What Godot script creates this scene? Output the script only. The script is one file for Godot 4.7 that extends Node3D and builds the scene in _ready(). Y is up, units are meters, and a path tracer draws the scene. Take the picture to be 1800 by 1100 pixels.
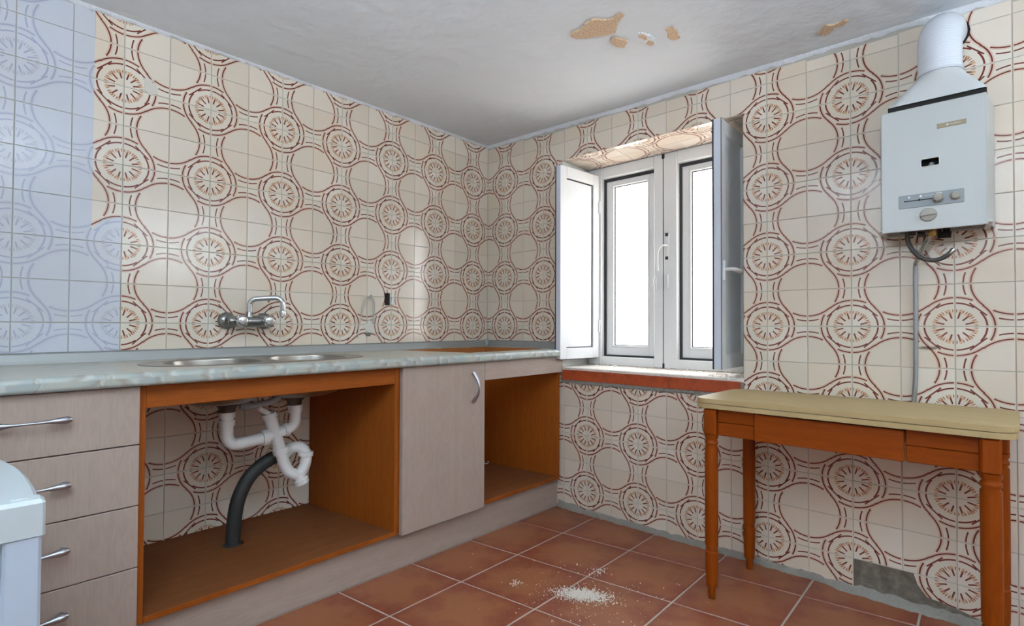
extends Node3D
# A small tiled kitchen seen towards its corner: sink wall on the left (plane z = 0), window wall on the right.

const T := 0.15                      # pitch of the wall tiles
const ANG := 0.053236                # how far the window wall leans from a right angle
const CEIL := 2.186
var TR := Vector3(sin(ANG), 0, cos(ANG))      # along the window wall, towards the viewer
var NR := Vector3(cos(ANG), 0, -sin(ANG))     # out through the window wall
var XR: Transform3D                  # frame of the window wall: x along it, y up, z into the room
var M := {}
var rng := RandomNumberGenerator.new()
var tile_cache := {}


# ---------------------------------------------------------------- mesh builder
class MB:
	var v := PackedVector3Array()
	var n := PackedVector3Array()
	var t := PackedVector2Array()
	var f = null

	func m(p: Vector3) -> Vector3:
		return f.call(p) if f != null else p

	func raw(a: Vector3, b: Vector3, c: Vector3, na: Vector3, nb: Vector3, nc: Vector3, ta := Vector2.ZERO, tb := Vector2.ZERO, tc := Vector2.ZERO) -> void:
		# winds the triangle so that it faces along its normals (clockwise in front)
		if (b - a).cross(c - a).dot(na + nb + nc) > 0.0:
			v.append_array([a, c, b])
			n.append_array([na, nc, nb])
			t.append_array([ta, tc, tb])
		else:
			v.append_array([a, b, c])
			n.append_array([na, nb, nc])
			t.append_array([ta, tb, tc])

	func tri(a: Vector3, b: Vector3, c: Vector3, out: Vector3, ta := Vector2.ZERO, tb := Vector2.ZERO, tc := Vector2.ZERO) -> void:
		a = m(a)
		b = m(b)
		c = m(c)
		var k := (b - a).cross(c - a)
		if k.length() < 1e-12:
			return
		k = k.normalized()
		if k.dot(out) < 0.0:
			k = -k
		raw(a, b, c, k, k, k, ta, tb, tc)

	func quad(a: Vector3, b: Vector3, c: Vector3, d: Vector3, out: Vector3, ta := Vector2.ZERO, tb := Vector2.ZERO, tc := Vector2.ZERO, td := Vector2.ZERO) -> void:
		tri(a, b, c, out, ta, tb, tc)
		tri(a, c, d, out, ta, tc, td)

	func box(lo: Vector3, hi: Vector3, bev := 0.0, xf := Transform3D()) -> void:
		var h := (hi - lo) / 2.0
		var c := (hi + lo) / 2.0
		var bv := minf(bev, minf(h.x, minf(h.y, h.z)) * 0.9)
		var bs := xf.basis
		for a in 3:
			var u := (a + 1) % 3
			var w := (a + 2) % 3
			for s: float in [-1.0, 1.0]:
				var p := []
				for q: Vector2 in [Vector2(-1, -1), Vector2(1, -1), Vector2(1, 1), Vector2(-1, 1)]:
					var e := Vector3.ZERO
					e[a] = s * h[a]
					e[u] = q.x * (h[u] - bv)
					e[w] = q.y * (h[w] - bv)
					p.append(xf * (c + e))
				var o := Vector3.ZERO
				o[a] = s
				quad(p[0], p[1], p[2], p[3], bs * o)
				if bv > 0.0:
					for s2: float in [-1.0, 1.0]:
						var e1 := Vector3.ZERO
						var e2 := Vector3.ZERO
						e1[a] = s * h[a]
						e1[u] = s2 * (h[u] - bv)
						e2[a] = s * (h[a] - bv)
						e2[u] = s2 * h[u]
						var z1 := Vector3.ZERO
						z1[w] = h[w] - bv
						var o2 := Vector3.ZERO
						o2[a] = s
						o2[u] = s2
						quad(xf * (c + e1 - z1), xf * (c + e1 + z1), xf * (c + e2 + z1), xf * (c + e2 - z1), bs * o2)
		if bv > 0.0:
			for i in 8:
				var s := Vector3(1 if i & 1 else -1, 1 if i & 2 else -1, 1 if i & 4 else -1)
				var q := s * (h - Vector3.ONE * bv)
				tri(xf * (c + Vector3(s.x * h.x, q.y, q.z)), xf * (c + Vector3(q.x, s.y * h.y, q.z)), xf * (c + Vector3(q.x, q.y, s.z * h.z)), bs * s)

	func grid(rows: Array, wrap: bool, flip := false) -> void:
		# rows of points, smooth normals
		var nr := rows.size()
		var nc: int = rows[0].size()
		var nn := []
		for r in nr:
			var line := []
			for c in nc:
				rows[r][c] = m(rows[r][c])
				line.append(Vector3.ZERO)
			nn.append(line)
		for r in nr - 1:
			for c in (nc if wrap else nc - 1):
				var d := (c + 1) % nc
				var a: Vector3 = rows[r][c]
				var k: Vector3 = (rows[r + 1][d] - a).cross(rows[r][d] - rows[r + 1][c])
				if flip:
					k = -k
				nn[r][c] += k
				nn[r][d] += k
				nn[r + 1][c] += k
				nn[r + 1][d] += k
		for r in nr:
			for c in nc:
				nn[r][c] = nn[r][c].normalized()
		for r in nr - 1:
			for c in (nc if wrap else nc - 1):
				var d := (c + 1) % nc
				if rows[r][c] != rows[r][d]:
					raw(rows[r][c], rows[r][d], rows[r + 1][d], nn[r][c], nn[r][d], nn[r + 1][d])
				if rows[r + 1][c] != rows[r + 1][d]:
					raw(rows[r][c], rows[r + 1][d], rows[r + 1][c], nn[r][c], nn[r + 1][d], nn[r + 1][c])

	func lathe(prof: Array, sides: int, xf := Transform3D()) -> void:
		# profile of Vector2(radius, height), bottom to top or along the axis; outward is away from the axis
		var k := []
		for i in prof.size():
			var a: Vector2 = prof[maxi(i - 1, 0)]
			var b: Vector2 = prof[mini(i + 1, prof.size() - 1)]
			var d := (b - a).normalized()
			k.append(Vector2(d.y, -d.x))
		for i in prof.size() - 1:
			var p: Vector2 = prof[i]
			var q: Vector2 = prof[i + 1]
			var fl := (q - p).normalized()
			var fn := Vector2(fl.y, -fl.x)
			var n1: Vector2 = k[i] if k[i].dot(fn) > 0.8 else fn
			var n2: Vector2 = k[i + 1] if k[i + 1].dot(fn) > 0.8 else fn
			for s in sides:
				var a0 := TAU * s / sides
				var a1 := TAU * (s + 1) / sides
				var e0 := Vector3(cos(a0), 0, sin(a0))
				var e1 := Vector3(cos(a1), 0, sin(a1))
				var up := Vector3.UP
				var A := m(xf * (e0 * p.x + up * p.y))
				var B := m(xf * (e1 * p.x + up * p.y))
				var C := m(xf * (e1 * q.x + up * q.y))
				var D := m(xf * (e0 * q.x + up * q.y))
				var bs := xf.basis
				var nA := (bs * (e0 * n1.x + up * n1.y)).normalized()
				var nB := (bs * (e1 * n1.x + up * n1.y)).normalized()
				var nC := (bs * (e1 * n2.x + up * n2.y)).normalized()
				var nD := (bs * (e0 * n2.x + up * n2.y)).normalized()
				if p.x > 1e-6:
					raw(A, B, C, nA, nB, nC)
				if q.x > 1e-6:
					raw(A, C, D, nA, nC, nD)

	func tube(path: Array, rad, sides := 12, caps := true) -> void:
		var rows := []
		var up := Vector3.UP
		var first: Vector3 = path[1] - path[0]
		if absf(first.normalized().dot(up)) > 0.9:
			up = Vector3.RIGHT
		for i in path.size():
			var d: Vector3 = (path[mini(i + 1, path.size() - 1)] - path[maxi(i - 1, 0)]).normalized()
			var x := up.cross(d).normalized()
			up = d.cross(x).normalized()
			var r: float = rad[i] if rad is Array else rad
			var row := []
			for s in sides:
				var a := TAU * s / sides
				row.append(path[i] + (x * cos(a) + up * sin(a)) * r)
			rows.append(row)
		grid(rows, true, true)
		if caps:
			for e in [0, path.size() - 1]:
				var out: Vector3 = (path[1] - path[0]) * -1.0 if e == 0 else path[e] - path[e - 1]
				for s in sides:
					tri(path[e], rows[e][s], rows[e][(s + 1) % sides], out)

	func extrude(poly: PackedVector2Array, h0: float, h1: float, bev := 0.0, xf := Transform3D(), uvf = null, back := true) -> void:
		# outline in x, y; from h0 (back) to h1 (front) along z
		if Geometry2D.is_polygon_clockwise(poly):
			poly = poly.duplicate()
			poly.reverse()
		var c := poly.size()
		var inn := PackedVector2Array()
		for i in c:
			var d0 := (poly[i] - poly[(i + c - 1) % c]).normalized()
			var d1 := (poly[(i + 1) % c] - poly[i]).normalized()
			var n0 := Vector2(-d0.y, d0.x)
			var n1 := Vector2(-d1.y, d1.x)
			var b := n0 + n1
			b = b / maxf(b.length_squared() / 2.0, 0.3)
			inn.append(poly[i] + b * bev)
		var idx := Geometry2D.triangulate_polygon(inn)
		var bs := xf.basis
		var uv := func(p: Vector2) -> Vector2: return uvf.call(p) if uvf != null else p
		for i in range(0, idx.size(), 3):
			var a := inn[idx[i]]
			var b := inn[idx[i + 1]]
			var d := inn[idx[i + 2]]
			tri(xf * Vector3(a.x, a.y, h1), xf * Vector3(b.x, b.y, h1), xf * Vector3(d.x, d.y, h1), bs * Vector3(0, 0, signf(h1 - h0)), uv.call(a), uv.call(b), uv.call(d))
			if back:
				a = poly[idx[i]]
				b = poly[idx[i + 1]]
				d = poly[idx[i + 2]]
				tri(xf * Vector3(a.x, a.y, h0), xf * Vector3(b.x, b.y, h0), xf * Vector3(d.x, d.y, h0), bs * Vector3(0, 0, -signf(h1 - h0)), uv.call(a), uv.call(b), uv.call(d))
		var hs := h1 - bev * signf(h1 - h0)
		for i in c:
			var j := (i + 1) % c
			var e := poly[j] - poly[i]
			var o := bs * Vector3(e.y, -e.x, 0)
			var A := poly[i]
			var B := poly[j]
			var ua: Vector2 = uv.call(A)
			var ub: Vector2 = uv.call(B)
			quad(xf * Vector3(A.x, A.y, h0), xf * Vector3(B.x, B.y, h0), xf * Vector3(B.x, B.y, hs), xf * Vector3(A.x, A.y, hs), o, ua, ub, ub, ua)
			if bev > 0.0:
				var C := inn[j]
				var D := inn[i]
				quad(xf * Vector3(A.x, A.y, hs), xf * Vector3(B.x, B.y, hs), xf * Vector3(C.x, C.y, h1), xf * Vector3(D.x, D.y, h1), o + bs * Vector3(0, 0, signf(h1 - h0) * o.length()), ua, ub, uv.call(C), uv.call(D))

	func mesh() -> ArrayMesh:
		var a := []
		a.resize(Mesh.ARRAY_MAX)
		a[Mesh.ARRAY_VERTEX] = v
		a[Mesh.ARRAY_NORMAL] = n
		a[Mesh.ARRAY_TEX_UV] = t
		var k := ArrayMesh.new()
		k.add_surface_from_arrays(Mesh.PRIMITIVE_TRIANGLES, a)
		return k


# ---------------------------------------------------------------- scene helpers
func thing(called: String, label: String, category: String, xf: Transform3D, base := Vector3.ZERO, group := "") -> Node3D:
	# base: the thing's foot in the frame xf; parts are given in that frame
	var o := Node3D.new()
	o.name = called
	add_child(o, true)
	o.transform = xf.translated_local(base)
	o.set_meta("org", base)
	tag(o, label, category, group)
	return o


func tag(o: Node, label: String, category: String, group := "") -> void:
	o.set_meta("label", label)
	o.set_meta("category", category)
	if group:
		o.set_meta("group", group)


func part(called: String, b: MB, m: Material, parent: Node, label := "") -> MeshInstance3D:
	var o := MeshInstance3D.new()
	o.name = called
	o.mesh = b.mesh()
	o.material_override = m
	parent.add_child(o, true)
	if parent is MeshInstance3D:
		pass
	elif parent.has_meta("org"):
		o.position = -parent.get_meta("org")
	if label:
		o.set_meta("label", label)
	return o


func structure(called: String, b: MB, m: Material, xf := Transform3D()) -> MeshInstance3D:
	var o := MeshInstance3D.new()
	o.name = called
	o.mesh = b.mesh()
	o.material_override = m
	o.transform = xf
	add_child(o, true)
	o.set_meta("kind", "structure")
	return o


func arc(c: Vector2, r: float, a0: float, a1: float, k: int) -> PackedVector2Array:
	var p := PackedVector2Array()
	for i in k + 1:
		var a := deg_to_rad(lerpf(a0, a1, float(i) / k))
		p.append(c + Vector2(cos(a), sin(a)) * r)
	return p


func rounded(lo: Vector2, hi: Vector2, r: float, k := 6) -> PackedVector2Array:
	var p := arc(Vector2(hi.x - r, hi.y - r), r, 0, 90, k)
	p.append_array(arc(Vector2(lo.x + r, hi.y - r), r, 90, 180, k))
	p.append_array(arc(Vector2(lo.x + r, lo.y + r), r, 180, 270, k))
	p.append_array(arc(Vector2(hi.x - r, lo.y + r), r, 270, 360, k))
	return p


func rect(x0: float, y0: float, x1: float, y1: float) -> PackedVector2Array:
	return PackedVector2Array([Vector2(x0, y0), Vector2(x1, y0), Vector2(x1, y1), Vector2(x0, y1)])


func ring(b: MB, x0: float, y0: float, x1: float, y1: float, l: float, bt: float, r: float, tp: float, z0: float, z1: float, bev := 0.002) -> void:
	# a frame of four mitre-less bars
	b.box(Vector3(x0, y0, z0), Vector3(x0 + l, y1, z1), bev)
	b.box(Vector3(x1 - r, y0, z0), Vector3(x1, y1, z1), bev)
	b.box(Vector3(x0 + l, y0, z0), Vector3(x1 - r, y0 + bt, z1), bev)
	b.box(Vector3(x0 + l, y1 - tp, z0), Vector3(x1 - r, y1, z1), bev)


func smooth(pts: Array, per := 6) -> Array:
	# Catmull-Rom through the points
	var out := []
	for i in pts.size() - 1:
		var a: Vector3 = pts[maxi(i - 1, 0)]
		var b: Vector3 = pts[i]
		var c: Vector3 = pts[i + 1]
		var d: Vector3 = pts[mini(i + 2, pts.size() - 1)]
		for k in per:
			out.append(b.cubic_interpolate(c, a, d, float(k) / per))
	out.append(pts[-1])
	return out


# ---------------------------------------------------------------- materials
func mat(called: String, c: Color, rough := 0.5, metal := 0.0) -> StandardMaterial3D:
	var m := StandardMaterial3D.new()
	m.resource_name = called
	m.albedo_color = c
	m.roughness = rough
	m.metallic = metal
	M[called] = m
	return m


func rgb(r: float, g: float, b: float) -> Color:
	return Color(r / 255.0, g / 255.0, b / 255.0)


func noise(sd: int, freq: float, oct := 3) -> FastNoiseLite:
	var k := FastNoiseLite.new()
	k.seed = sd
	k.frequency = freq
	k.fractal_octaves = oct
	k.noise_type = FastNoiseLite.TYPE_SIMPLEX_SMOOTH
	return k


func cov(d: float, hw: float) -> float:
	return clampf((hw - d) / 0.006 + 0.5, 0.0, 1.0)


func seg(p: Vector2, a: Vector2, b: Vector2) -> float:
	return p.distance_to(Geometry2D.get_closest_point_to_segment(p, a, b))


func tile_print(faded: bool) -> ImageTexture:
	# one quarter of the medallion at (0, 0) and one quarter of the blank disc at (1, 1)
	var S := 320
	var im := Image.create(S, S, false, Image.FORMAT_RGB8)
	var base := rgb(222, 212, 198)
	var disc := rgb(221, 209, 194)
	var band := rgb(218, 198, 180)
	var dark := rgb(104, 40, 32)
	var orange := rgb(204, 152, 122)
	var amber := rgb(206, 168, 138)
	var tip := rgb(134, 76, 54)
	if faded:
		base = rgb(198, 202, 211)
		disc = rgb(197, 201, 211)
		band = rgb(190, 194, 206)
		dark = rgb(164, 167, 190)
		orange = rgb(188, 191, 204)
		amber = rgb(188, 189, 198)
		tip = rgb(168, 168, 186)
	var spoke := [16.0, 45.0, 74.0]
	var tips := [5.0, 24.0, 34.0, 41.0, 50.0, 57.0, 66.0, 85.0]
	for py in S:
		for px in S:
			var p := Vector2((px + 0.5) / S, 1.0 - (py + 0.5) / S)
			var q := Vector2.ONE - p
			var rm := p.length()
			var am := rad_to_deg(atan2(p.y, p.x))
			var rb := q.length()
			var ab := rad_to_deg(atan2(q.y, q.x))
			var col := base
			if rb < 0.70:
				col = disc
			var inked := p.x > 0.026 and p.y > 0.026 and p.x < 0.974 and p.y < 0.974
			# the outline that runs from the disc's left side to the medallion's right side, and the two stubs
			var s := 1.0
			if am <= 46.0:
				s = absf(rm - 0.68)
			if ab <= 46.0:
				s = minf(s, absf(rb - 0.722))
			var stub := 1.0
			if am >= 62.5:
				stub = absf(rm - 0.68)
			if ab >= 60.5:
				stub = minf(stub, absf(rb - 0.722))
			col = col.lerp(band, 0.8 * clampf(1.5 - minf(s, stub) / 0.035, 0.0, 1.0))
			var ring1 := 1.0
			if am <= 37.0 or am >= 53.0:
				ring1 = absf(rm - 0.55)
			var barb := 1.0
			if am > 25.0 and am < 65.0:
				barb = absf((p.x + p.y) * 0.70711 - 0.566)
			var dash := 1.0
			if ab < 18.0 or ab > 72.0:
				dash = absf(rb - 0.85)
			if inked:
				var o := maxf(cov(absf(minf(s, stub) - 0.035), 0.004) * 0.75, cov(minf(s, stub), 0.019) * 0.2)
				o = maxf(o, cov(ring1, 0.021) * 0.35)
				col = col.lerp(orange, o)
				# sunburst
				if rm > 0.17 and rm < 0.43:
					var a2 := 0.0
					var d2 := 0.0
					for g: float in spoke:
						var e := Vector2.from_angle(deg_to_rad(g))
						a2 = maxf(a2, cov(seg(p, e * 0.235, e * 0.385), 0.012 + 0.020 * smoothstep(0.22, 0.36, rm)))
						d2 = maxf(d2, cov(seg(p, e * 0.205, e * 0.345), 0.0155 - 0.007 * smoothstep(0.26, 0.36, rm)))
					var b2 := 0.0
					for g: float in tips:
						var e := Vector2.from_angle(deg_to_rad(g))
						a2 = maxf(a2, cov(seg(p, e * 0.32, e * 0.4), 0.013) * 0.85)
						b2 = maxf(b2, cov(seg(p, e * 0.352, e * 0.39), 0.0085))
					col = col.lerp(amber, a2)
					col = col.lerp(tip, b2)
					col = col.lerp(dark, d2)
				var k := maxf(cov(minf(s, stub), 0.0155), maxf(cov(ring1, 0.0165), maxf(cov(barb, 0.015), cov(dash, 0.0145))))
				col = col.lerp(dark, k * 0.96)
			im.set_pixel(px, py, col)
	return ImageTexture.create_from_image(im)


func wood_tex(sd: int, a: Color, b: Color, c: Color, along: bool, streak: float) -> ImageTexture:
	# grain runs along v (or u)
	var S := 384
	var im := Image.create(S, S, false, Image.FORMAT_RGB8)
	var big := noise(sd, 0.012, 2)
	var fine := noise(sd + 1, 0.09, 2)
	for y in S:
		var fy := absf(y - S / 2.0)       # mirrored, so that the repeat does not show
		for x in S:
			var fx := absf(x - S / 2.0)
			var w := big.get_noise_2d(fx * 2.0, fy * 0.35)
			var r := 0.5 + 0.5 * sin((fx * 0.22 + w * 9.0) * 1.0)
			var k := fine.get_noise_2d(fx * 4.5, fy * 0.10) * streak
			var col := a.lerp(b, clampf(r * 0.3 + 0.35 + k, 0, 1)).lerp(c, clampf(k * 1.4 + w * 0.35, 0, 1))
			if along:
				im.set_pixel(x, y, col)
			else:
				im.set_pixel(y, x, col)
	return ImageTexture.create_from_image(im)


func blotch_tex(sd: int, freq: float, stops: Array, oct := 4) -> ImageTexture:
	var S := 320
	var im := Image.create(S, S, false, Image.FORMAT_RGB8)
	var k := noise(sd, freq, oct)
	for y in S:
		for x in S:
			var w := clampf(k.get_noise_2d(absf(x - S / 2.0), absf(y - S / 2.0)) * 0.9 + 0.5, 0.0, 0.999) * (stops.size() - 1)
			im.set_pixel(x, y, stops[int(w)].lerp(stops[int(w) + 1], w - int(w)))
	return ImageTexture.create_from_image(im)


func tri_tex(m: StandardMaterial3D, tx: Texture2D, scale: float) -> StandardMaterial3D:
	m.albedo_color = Color.WHITE
	m.albedo_texture = tx
	m.uv1_triplanar = true
	m.uv1_scale = Vector3.ONE * scale
	return m


func bump(m: StandardMaterial3D, freq: float, height_cm: float, scale: float, sd := 5) -> void:
	var k := NoiseTexture2D.new()
	k.width = 256
	k.height = 256
	k.seamless = true
	k.noise = noise(sd, freq, 4)
	m.heightmap_enabled = true
	m.heightmap_texture = k
	m.heightmap_scale = height_cm
	if m.albedo_texture == null:
		m.uv1_triplanar = true
		m.uv1_scale = Vector3.ONE * scale


func make_materials() -> void:
	var printed := tile_print(false)
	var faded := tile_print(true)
	var tints := [Color(1, 1, 1), Color(0.97, 0.965, 0.955), Color(0.985, 0.97, 0.95)]
	for i in 3:
		var m := mat("glazed_tile_%d" % i, tints[i], 0.13)
		m.albedo_texture = printed
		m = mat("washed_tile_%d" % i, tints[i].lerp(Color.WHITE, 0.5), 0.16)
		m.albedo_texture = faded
	mat("grout", rgb(176, 172, 162), 0.9)
	bump(mat("ceiling_plaster", rgb(217, 222, 226), 0.95), 0.02, 0.5, 1.4, 8)
	bump(mat("wall_plaster", rgb(224, 222, 216), 0.95), 0.03, 0.3, 2.0, 9)
	bump(mat("caulk", rgb(214, 216, 220), 0.9), 0.05, 0.4, 6.0, 12)
	bump(mat("mortar", rgb(142, 138, 130), 0.95), 0.06, 0.5, 6.0, 10)
	var dm := tri_tex(mat("dark_mortar", Color.WHITE, 0.85), blotch_tex(31, 0.016, [rgb(92, 84, 74), rgb(108, 99, 88), rgb(126, 117, 105)], 3), 4.0)
	dm.heightmap_enabled = true
	dm.heightmap_texture = M["mortar"].heightmap_texture
	dm.heightmap_scale = 0.15
	tri_tex(mat("bare_plaster", Color.WHITE, 0.95), blotch_tex(32, 0.06, [rgb(184, 154, 122), rgb(204, 176, 146), rgb(216, 194, 168)]), 6.0)
	mat("floor_grout", rgb(176, 162, 150), 0.9)
	for i in 3:
		mat("terracotta_%d" % i, Color.WHITE, 0.42).albedo_texture = terracotta_tex(40 + i)
	var oa := rgb(152, 80, 26)
	var ob := rgb(132, 64, 18)
	var oc := rgb(168, 96, 38)
	tri_tex(mat("orange_wood", Color.WHITE, 0.45), wood_tex(50, oa, ob, oc, true, 0.5), 2.2)
	tri_tex(mat("orange_wood_flat", Color.WHITE, 0.45), wood_tex(51, oa, ob, oc, false, 0.5), 2.2)
	tri_tex(mat("dusty_wood", Color.WHITE, 0.7), wood_tex(52, rgb(120, 72, 40), rgb(108, 62, 32), rgb(136, 88, 54), false, 0.35), 2.2)
	var pa := rgb(168, 150, 138)
	var pb := rgb(154, 136, 126)
	var pc := rgb(178, 160, 149)
	tri_tex(mat("pale_wood", Color.WHITE, 0.5), wood_tex(53, pa, pb, pc, true, 0.55), 2.6)
	tri_tex(mat("pale_wood_flat", Color.WHITE, 0.5), wood_tex(54, pa, pb, pc, false, 0.55), 2.6)
	var ta := rgb(140, 64, 10)
	tri_tex(mat("table_wood", Color.WHITE, 0.35), wood_tex(55, ta, rgb(124, 52, 5), rgb(152, 74, 16), true, 0.4), 3.0)
	tri_tex(mat("table_wood_flat", Color.WHITE, 0.35), wood_tex(56, ta, rgb(124, 52, 5), rgb(152, 74, 16), false, 0.4), 3.0)
	tri_tex(mat("cream_laminate", Color.WHITE, 0.5), wood_tex(57, rgb(178, 156, 114), rgb(168, 145, 102), rgb(188, 168, 128), false, 0.35), 2.0)
	tri_tex(mat("marble_laminate", Color.WHITE, 0.28), marble_tex(), 2.4)
	tri_tex(mat("marble_edge", Color.WHITE, 0.3), edge_tex(), 1.1)
	for k in ["orange_wood", "orange_wood_flat", "dusty_wood", "table_wood", "table_wood_flat", "cream_laminate"]:
		M[k].metallic_specular = 0.28
	mat("raw_chipboard", rgb(160, 98, 48), 0.9)
	mat("aluminium", rgb(150, 152, 150), 0.5, 0.55)
	mat("steel", rgb(158, 154, 147), 0.3, 1.0)
	mat("dark_steel", rgb(96, 92, 88), 0.4, 0.9)
	mat("chrome", rgb(205, 208, 210), 0.1, 1.0)
	mat("satin_chrome", rgb(176, 178, 184), 0.3, 1.0)
	mat("old_chrome", rgb(150, 150, 148), 0.22, 1.0)
	mat("white_plastic", rgb(228, 228, 226), 0.35)
	mat("grey_plastic", rgb(150, 150, 150), 0.5)
	mat("black_rubber", rgb(40, 42, 42), 0.6)
	mat("gasket", rgb(46, 48, 50), 0.7)
	mat("white_aluminium", rgb(230, 230, 229), 0.32)
	mat("shutter_panel", rgb(234, 235, 236), 0.14)
	mat("edge_aluminium", rgb(214, 220, 232), 0.35)
	mat("heater_enamel", rgb(184, 188, 186), 0.3)
	mat("hood_metal", rgb(204, 206, 206), 0.35)
	mat("duct_white", rgb(214, 220, 228), 0.22)
	mat("control_grey", rgb(138, 146, 150), 0.4)
	mat("knob_grey", rgb(160, 156, 146), 0.4)
	mat("dark_hollow", rgb(30, 28, 26), 0.9)
	mat("pipe_metal", rgb(172, 176, 182), 0.2, 0.8)
	mat("badge_gold", rgb(150, 136, 104), 0.45)
	mat("brass", rgb(196, 164, 96), 0.35, 0.8)
	mat("braid", rgb(62, 60, 55), 0.5, 0.0)
	mat("appliance_white", rgb(182, 191, 193), 0.35)
	mat("appliance_side", rgb(172, 184, 198), 0.4)
	tri_tex(mat("red_tile", Color.WHITE, 0.4), blotch_tex(60, 0.014, [rgb(150, 62, 30), rgb(172, 76, 38), rgb(164, 68, 34)]), 3.0)
	bump(mat("sill_plaster", rgb(226, 216, 206), 0.8), 0.05, 0.3, 5.0, 14)
	mat("plaster_crumb", rgb(226, 216, 204), 0.95)
	var g := mat("window_glass", Color(1, 1, 1, 0.04), 0.02)
	g.transparency = BaseMaterial3D.TRANSPARENCY_ALPHA


func terracotta_tex(sd: int) -> ImageTexture:
	# one floor tile: the glaze is browner in the middle and redder towards its edges, in clouds
	var S := 256
	var im := Image.create(S, S, false, Image.FORMAT_RGB8)
	var big := noise(sd, 0.011, 2)
	var fine := noise(sd + 20, 0.05, 3)
	for y in S:
		for x in S:
			var p := Vector2(x, y) / S - Vector2(0.5, 0.5)
			var e := maxf(absf(p.x), absf(p.y)) * 0.6 + p.length() * 0.4 + big.get_noise_2d(x, y) * 0.22
			var col := rgb(144, 88, 56).lerp(rgb(124, 62, 43), smoothstep(0.20, 0.58, e))
			col = col.lerp(rgb(154, 100, 68), clampf(fine.get_noise_2d(x, y) * 0.5, 0.0, 0.3))
			im.set_pixel(x, y, col)
	return ImageTexture.create_from_image(im)


func edge_tex() -> ImageTexture:
	# bluish marble blocks parted by slanting pale and brown veins
	var S := 512
	var im := Image.create(S, S, false, Image.FORMAT_RGB8)
	var n := noise(75, 0.02, 3)
	var g := RandomNumberGenerator.new()
	g.seed = 8
	var veins := []
	var at := 20.0
	while at < S - 30:
		veins.append([at, g.randf_range(-0.7, 0.7), g.randf_range(2.0, 7.0)])
		at += g.randf_range(34, 80)
	for x in S:
		for y in S:
			var fy := absf(y - S / 2.0)
			var w := n.get_noise_2d(absf(x - S / 2.0), fy * 1.5)
			var col := rgb(152, 161, 159).lerp(rgb(166, 169, 160), clampf(w * 1.4 + 0.5, 0, 1))
			for v: Array in veins:
				var d: float = x - v[0] - v[1] * fmod(fy, 40.0) + w * 10.0
				col = col.lerp(rgb(196, 199, 193), 0.7 * (1.0 - smoothstep(0.0, v[2], absf(d))))
				col = col.lerp(rgb(142, 128, 112), 0.55 * (1.0 - smoothstep(0.0, v[2] * 1.4, absf(d + v[2] * 1.6))))
			im.set_pixel(x, y, col)
	return ImageTexture.create_from_image(im)


func marble_tex() -> ImageTexture:
	var S := 512
	var im := Image.create(S, S, false, Image.FORMAT_RGB8)
	var n1 := noise(70, 0.008, 3)
	var n2 := noise(71, 0.02, 3)
	var n3 := noise(72, 0.006, 2)
	for y in S:
		var fy := absf(y - S / 2.0)
		for x in S:
			var fx := absf(x - S / 2.0)
			var a := n1.get_noise_2d(fx, fy)
			var b := n2.get_noise_2d(fx + 50, fy * 1.4)
			var col := rgb(176, 178, 168).lerp(rgb(186, 176, 156), clampf(a * 1.3 + 0.45, 0, 1))
			var vein := 1.0 - smoothstep(0.0, 0.06, absf(n3.get_noise_2d(fx + 2.0 * b * 30.0, fy + 90.0)))
			col = col.lerp(rgb(216, 216, 208), vein * 0.7)
			col = col.lerp(rgb(164, 154, 138), clampf(b * 1.2 - 0.3, 0, 0.6))
			im.set_pixel(x, y, col)
	return ImageTexture.create_from_image(im)


# ---------------------------------------------------------------- tiled walls
func corner_turn(i: int, j: int) -> int:
	# which corner of the cell between lines i, i+1 and j, j+1 holds the medallion
	var left := posmod(i, 2) == 0
	var bottom := posmod(j, 2) == 0
	return (0 if bottom else 3) if left else (1 if bottom else 2)


func print_uv(p: Vector2, turn: int) -> Vector2:
	# p: place in the cell, 0..1
	var q: Vector2 = [p, Vector2(p.y, 1 - p.x), Vector2(1 - p.x, 1 - p.y), Vector2(1 - p.y, p.x)][turn]
	return Vector2(q.x, 1 - q.y)


func tile_body(b: MB, poly: PackedVector2Array, turn: int, at := Transform3D()) -> void:
	# poly in metres about the cell's centre
	b.extrude(poly, -0.0026, 0.0, 0.0011, at, func(p: Vector2) -> Vector2: return print_uv(p / T + Vector2(0.5, 0.5), turn), false)


func full_tile(turn: int) -> ArrayMesh:
	if not tile_cache.has(turn):
		var b := MB.new()
		var h := T / 2 - 0.0011
		tile_body(b, rect(-h, -h, h, h), turn)
		tile_cache[turn] = b.mesh()
	return tile_cache[turn]


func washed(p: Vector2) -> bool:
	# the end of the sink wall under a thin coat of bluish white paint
	return p.x < -2.016 or p.x < -1.9274 and (p.y < 1.33 or p.distance_to(Vector2(-1.9274, 1.325)) < 0.098)


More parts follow.
